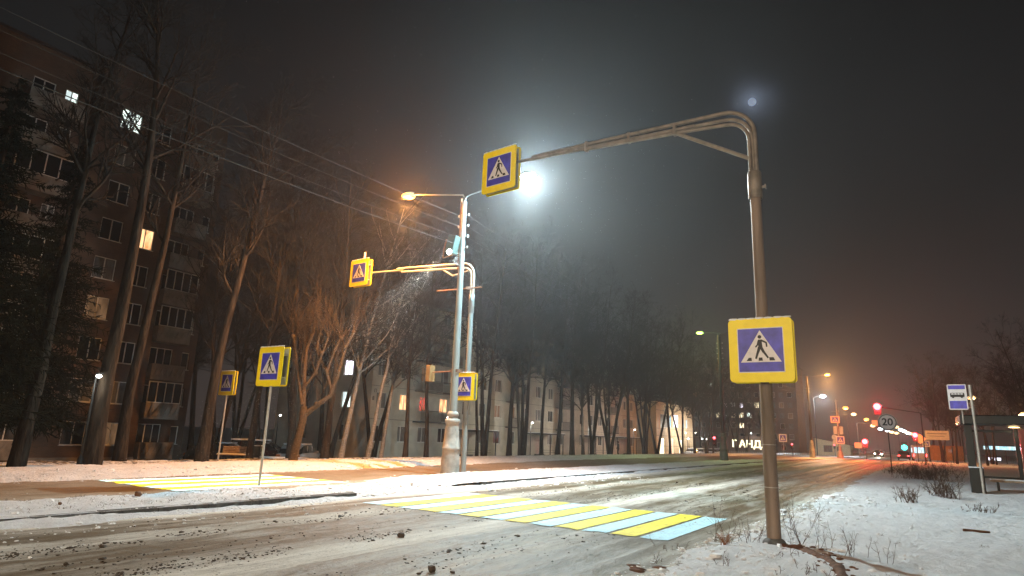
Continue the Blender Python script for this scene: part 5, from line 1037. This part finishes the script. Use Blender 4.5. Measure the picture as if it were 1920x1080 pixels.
# bus stop
bs = empty('bus_stop_sign', (1.72, 32.5, 3.86), 'blue and white bus stop plate with a bus pictogram left of the shelter post', 'bus stop sign', rz=math.radians(-4))
FB = lambda u, v, q: (u, -q, v)
b = MB(); b.prism(rounded(.66, 1.04, .05), 0, .03, FB); pl_ = b.build('white_plate', M['signwhite'], bs); b = MB(); b.prism([(-.29, .32), (.29, .32), (.29, .48), (-.29, .48)], .03, .034, FB); b.build('blue_band', M['signblue'], pl_); b = MB(); b.prism([(-.29, -.48), (.29, -.48), (.29, -.16), (-.29, -.16)], .03, .034, FB); b.build('blue_band', M['signblue'], pl_)
b = MB(); b.prism([(-.24, .0), (.24, .0), (.25, .08), (.23, .17), (-.23, .17), (-.25, .08)], .03, .034, FB)
for u in (-.15, .15): b.prism([(u + .045 * math.cos(a), -.0 + .045 * math.sin(a)) for a in [k * math.pi / 5 for k in range(10)]], .0345, .037, FB)
b.build('bus_pictogram', M['signblack'], pl_); b = MB()
for k in range(4): b.prism([(-.2 + k * .105, .10), (-.12 + k * .105, .10), (-.12 + k * .105, .15), (-.2 + k * .105, .15)], .0345, .038, FB)
b.build('bus_windows', M['signwhite'], pl_); b = MB(); b.tube([(.1, .05, -1.1), (.1, .05, .3)], .025, 8); b.build('bracket', M['galv'], bs)
bp = empty('post', (2.2, 32.4, 0), 'leaning grey metal post in front of the bus shelter', 'post'); b = MB(); b.tube([(0, 0, -.1), (-.01, 0, 3.0), (-.02, 0, 4.35)], [.05, .05, .06], 12); b.build('tube', M['galv'], bp)
sh = empty('bus_shelter', (1.85, 33.3, .05), 'dark framed glass bus shelter at the right edge', 'bus shelter')
def frame_box(name, *a, m='shelter', bev=.01): b = MB(); b.box(*a, bev=bev); return b.build(name, M[m], sh)
frame_box('roof', -.12, 2.3, -.5, 1.5, 2.72, 3.1, bev=.04); frame_box('roof_edge_panel', -.2, -.125, -.45, 1.3, 2.7, 3.05, m='redpanel')
frame_box('column', 0, .28, 0, .16, 0, 2.72); frame_box('column', .1, .24, 1.2, 1.34, 0, 2.72); frame_box('column', 1.78, 1.92, 1.2, 1.3, .6, 2.72, m='shelter'); frame_box('cross_rail', .28, 1.75, 1.22, 1.28, 2.45, 2.55); frame_box('cross_rail', .24, 1.9, 1.22, 1.28, .55, .63)
frame_box('bench_seat', .75, 3.2, .75, 1.1, .42, .5, m='wood'); b = MB(); b.box(.75, 3.2, .74, 1.11, .502, .54, bev=.015); b.build('snow', M['snowcap'], sh)
for x in (.95, 3.0): frame_box('bench_leg', x, x + .08, .8, 1.05, 0, .42)
t_, tn, tb = new_mat('shelter_glass'); tb.inputs['Base Color'].default_value = (.85, .9, .9, 1); tb.inputs['Roughness'].default_value = .03; tb.inputs['Transmission Weight'].default_value = 1; tb.inputs['IOR'].default_value = 1.02
b = MB(); b.box(.29, 1.74, 1.245, 1.255, .64, 2.44); b.build('glass_panel', t_, sh); frame_box('advert_panel', 1.95, 2.75, 1.15, 1.28, .3, 2.6, m='redpanel'); b = MB(); b.ball((1.75, .6, 2.66), .1, 2.0, 1, .25, 10); b.build('ceiling_light', M['lamp_wm'], sh)
light('shelter_light', 'POINT', (3.6, 33.9, 2.45), 6, (1, .75, .45), .08)
rb = empty('litter_bin', (2.02, 32.75, .03), 'dark green square bin with a snowy lid at the shelter', 'bin'); b = MB(); b.box(-.2, .28, -.2, .25, 0, 1.0, bev=.03); b.build('body', M['shelter'], rb); b = MB(); b.box(-.21, .29, -.21, .26, 1.0, 1.04, bev=.015); b.build('snow', M['snowcap'], rb)

# ------------------------------------------------------------------ people
def person(loc, rz, label, h=1.75):
    J = {'pelvis': (0, 0, .93), 'chest': (0, .0, 1.32), 'neck': (0, .01, 1.50), 'head': (0, .03, 1.62), 'top': (0, .03, 1.74), 'shl': (-.2, 0, 1.43), 'ell': (-.26, -.02, 1.14), 'hal': (-.24, .10, .90), 'fil': (-.23, .13, .82), 'shr': (.2, 0, 1.43), 'elr': (.26, .02, 1.14), 'har': (.25, .13, .92), 'fir': (.24, .16, .84),
         'hil': (-.1, 0, .88), 'knl': (-.11, .10, .5), 'anl': (-.11, .02, .09), 'tol': (-.12, .2, .04), 'hir': (.1, 0, .88), 'knr': (.11, .04, .5), 'anr': (.11, -.16, .1), 'tor': (.12, .02, .04)}
    Rr = {'pelvis': .17, 'chest': .19, 'neck': .065, 'head': .105, 'top': .06, 'shl': .09, 'ell': .06, 'hal': .045, 'fil': .03, 'shr': .09, 'elr': .06, 'har': .045, 'fir': .03, 'hil': .12, 'knl': .075, 'anl': .05, 'tol': .04, 'hir': .12, 'knr': .075, 'anr': .05, 'tor': .04}
    E_ = [('pelvis', 'chest'), ('chest', 'neck'), ('neck', 'head'), ('head', 'top'), ('chest', 'shl'), ('shl', 'ell'), ('ell', 'hal'), ('hal', 'fil'), ('chest', 'shr'), ('shr', 'elr'), ('elr', 'har'), ('har', 'fir'), ('pelvis', 'hil'), ('hil', 'knl'), ('knl', 'anl'), ('anl', 'tol'), ('pelvis', 'hir'), ('hir', 'knr'), ('knr', 'anr'), ('anr', 'tor')]
    t = empty('person', loc, label, 'person', rz=rz); ks = list(J); me = bpy.data.meshes.new('body'); me.from_pydata([J[k] for k in ks], [(ks.index(a), ks.index(b_)) for a, b_ in E_], []); o = bpy.data.objects.new('body', me); link(o, t)
    o.modifiers.new('Skin', 'SKIN'); 
    for i, k in enumerate(ks): me.skin_vertices[0].data[i].radius = (Rr[k], Rr[k] * (.75 if k in ('pelvis', 'chest') else 1)); me.skin_vertices[0].data[i].use_root = k == 'pelvis'
    sb = o.modifiers.new('Sub', 'SUBSURF'); sb.levels = 1; sb.render_levels = 2; me.materials.append(M['coat'])
    b = MB(); b.ball((0, .03, 1.69), .125, 1, 1.05, 1, 14); b.build('hat', M['coat'], t); b = MB(); b.ball((0, .09, 1.63), .075, .9, .8, 1.1, 12); b.build('face', M['skin'], t)
    return t
person((-31.0, 75.4, gz(-31, 75.4)), 2.2, 'person in dark winter clothes walking in front of the cream flats')

# ------------------------------------------------------------------ foreground weeds, twigs, mud
def stalk_clump(loc, n, h, spread, m, label, seed, name='dead_weed', cat='weed', group='dead weeds poking out of the snow', k=(5, 3), r0=.0035, droop=.02):
    r = np.random.default_rng(seed); t = empty(name, loc, label, cat, group)
    P0 = np.stack([r.normal(0, spread * .35, n), r.normal(0, spread * .35, n), np.full(n, -.03)], 1); D = np.stack([r.normal(0, .35, n), r.normal(0, .35, n), np.ones(n)], 1); D /= np.linalg.norm(D, axis=1, keepdims=True)
    L = h * r.uniform(.45, 1.1, n); P1, R1 = branch(r, P0, D, L, np.full(n, r0), 6, .12, .02, .5); Vs, Fs = tubes(P1, R1, 4); VV = [Vs]; FF_ = [Fs]; of = len(Vs); Pp, Rp, Lp = P1, R1, L
    for m_ in k:
        p, d, l, rr = children(r, Pp, Rp, Lp, m_, .25, 1, 45, .42, .7); Pp, Rp = branch(r, p, d, l, np.maximum(rr, .0012), 4, .2, droop, .6); Lp = l; Vs, Fs = tubes(Pp, Rp, 3); VV.append(Vs); FF_.append(Fs + of); of += len(Vs)
    npmesh('stalks', np.concatenate(VV), np.concatenate(FF_), m, t, True); return t
rz_ = lambda x, y: float(z_right(np.array([x]), np.array([y]))[0])
for i, (x, y, n, h, sp, mt, lab) in enumerate(((-1.78, 11.9, 9, .85, .28, 'weed', 'tall branching dead weed just right of the right pole base'), (-2.55, 11.75, 10, .6, .35, 'weed', 'dense thin dead weed left of the right pole base'), (-2.95, 11.65, 7, .75, .3, 'weed', 'tall sparse dead weed at the end of the crosswalk'), (-1.35, 11.9, 6, .7, .25, 'weed', 'upright dead weed a step right of the pole'), (-.95, 11.0, 7, .42, .3, 'weed', 'low spiky weed beside the muddy ridge'),
    (-.55, 10.9, 3, .55, .2, 'weed', 'single leaning dry stalk right of the muddy ridge'), (-2.75, 11.15, 26, .24, .10, 'weedred', 'short reddish brown grass tuft left of the pole'), (-3.35, 10.2, 8, .25, .3, 'weed', 'low dry weed at the snow edge by the crosswalk'), (-1.75, 10.4, 5, .25, .2, 'weed', 'small dark weed in front of the muddy ridge'), (-2.3, 9.2, 5, .22, .2, 'weed', 'small weed poking from the foreground snow'), (-1.3, 9.3, 12, .16, .6, 'weed', 'scattered low grass in the bottom foreground snow'), (-3.1, 9.0, 6, .2, .3, 'weed', 'few thin stems in the left foreground snow'))):
    stalk_clump((x, y, rz_(x, y)), n, h, sp, M[mt], lab, 100 + i)
for i, (x, y, h, sp, n, lab) in enumerate(((-.25, 24.0, .55, .5, 26, 'low dark weed clump in the right verge snow'), (.75, 28.2, .8, .55, 60, 'grassy brown clump between the weed and the bin'), (-.1, 42.5, .9, 1.3, 90, 'left brown bush behind the snow strip'), (.9, 43, 1.1, 1.4, 90, 'right brown bush behind the snow strip'), (-1.0, 50, .6, 1.2, 60, 'low brown growth at the foot of the round sign'), (1.3, 22, .3, .5, 20, 'tiny weed in the snow in front of the shelter'))):
    stalk_clump((x, y, rz_(x, y)), n, h, sp, M['weed'], lab, 200 + i, name='dry_bush', cat='bush', group='dry bushes on the right verge', r0=.008, k=(6, 4))
rr_ = random.Random(5)
gt = MB()
for i in range(900):
    side = rr_.random()
    if side < .55: x = rr_.uniform(-15.2, -12.1); y = 3.5 + rr_.random() ** 1.4 * 24; z = float(z_med(x, y))
    else: x = rr_.uniform(-2.8, 4.5); y = 8 + rr_.random() ** 1.5 * 22; z = rz_(x, y)
    if 11 < y < 17 and side < .55: continue
    if fbm(np.array([x]), np.array([y]), .8)[0] < .05: continue
    for k in range(rr_.randint(3, 9)):
        a = rr_.uniform(0, 6.28); l = rr_.uniform(.04, .12); dx, dy = math.cos(a), math.sin(a); sx, sy = rr_.gauss(0, .04), rr_.gauss(0, .04)
        gt.add([(x + sx - dy * .004, y + sy + dx * .004, z - .01), (x + sx + dy * .004, y + sy - dx * .004, z - .01), (x + sx + dx * l * .9, y + sy + dy * l * .9, z + l * .5)], [(0, 1, 2)])
tag(gt.build('grass_blades', M['weed']), 'sparse dead grass blades poking through the snow', 'grass', kind='stuff')
# muddy ridge from the pole base to the lower right
pts = [(-2.05, 11.75), (-1.75, 11.55), (-1.55, 11.2), (-1.35, 10.75), (-1.1, 10.3), (-.98, 9.9), (-.9, 9.3), (-.8, 8.6)]
sy_ = np.linspace(0, len(pts) - 1, 90); cx_ = np.interp(sy_, range(len(pts)), [p[0] for p in pts]); cy_ = np.interp(sy_, range(len(pts)), [p[1] for p in pts])
cx_ = cx_ + .05 * N1(sy_ * 1.9, sy_ * 0 + 3); ww = .075 + .06 * N2(sy_ * 2.3, sy_ * 0) ; u5 = np.linspace(-1, 1, 7)
X = cx_[:, None] + u5[None] * ww[:, None]; Y_ = cy_[:, None] + u5[None] * ww[:, None] * .35; Z = z_right(X, Y_) + .05 * (1 - u5[None] ** 2) - .012 + .03 * N3(X * 22, Y_ * 22) * (1 - u5[None] ** 2)
a = (np.arange(89)[:, None] * 7 + np.arange(6)[None]).ravel(); tag(npmesh('muddy_ridge', np.stack([X, Y_, Z], -1).reshape(-1, 3), np.stack([a, a + 1, a + 8, a + 7], 1), M['mud'], None, True), 'reddish brown strip of bare earth running from the pole base', 'earth', kind='structure')
cm = MB()
for i in range(46):
    k_ = rr_.randrange(90); x = float(cx_[k_]) + rr_.gauss(0, .16); y = float(cy_[k_]) + rr_.gauss(0, .12); r3 = rr_.uniform(.012, .035); cm.ball((x, y, rz_(x, y) + r3 * .2), r3, 1.5, 1.2, .6, 6, .5)
for x, y in ((-3.2, 8.4), (-3.28, 8.5), (-3.0, 8.7), (-3.15, 8.25)): cm.ball((x, y, max(rz_(x, y), float(z_road(x, y))) + .0), .07, 1.6, 1, .35, 8, .5)
tag(cm.build('earth_lumps', M['mud']), 'lumps of reddish earth scattered on the foreground snow', 'earth', kind='stuff')
sk_ = MB(); sk_.tube([(.70, 16.6, rz_(.7, 16.6) + .03), (1.15, 16.75, rz_(1.15, 16.75) + .03)], [.03, .022], 7); tag(sk_.build('stick', M['mud']), 'short brown stick lying on the snow at the right', 'stick')
for i, (x, y, s2, lab) in enumerate(((-13.6, 7.6, .07, 'brown clod lying on the median snow at the left'), (-13.2, 6.0, .035, 'smaller brown clod left of the larger one on the median'))):
    b = MB(); b.ball((x, y, float(z_med(x, y)) + s2 * .5), s2, 1.3, 1, .9, 8, .5); tag(b.build('earth_clod', M['mud']), lab, 'clod')

# ------------------------------------------------------------------ moon and haze
mo = MB(); mo.ball(MOON * 1500, 8.5, n=24); mo = mo.build('moon', M['moonm']); tag(mo, 'small blurred moon behind cloud above the bend of the right pole', 'moon')
hz = MB(); hz.box(-75, 60, -45, 440, -2.2, 30)
hm = bpy.data.materials.new('haze_air'); hm.use_nodes = True; ht = hm.node_tree; ht.nodes.clear(); ho = ht.nodes.new('ShaderNodeOutputMaterial'); hv = ht.nodes.new('ShaderNodeVolumePrincipled')
hv.inputs['Color'].default_value = (.92, .93, .95, 1); hv.inputs['Density'].default_value = .00115; hv.inputs['Anisotropy'].default_value = .72; ht.links.new(hv.outputs[0], ho.inputs['Volume'])
tag(hz.build('haze', hm), kind='stuff')
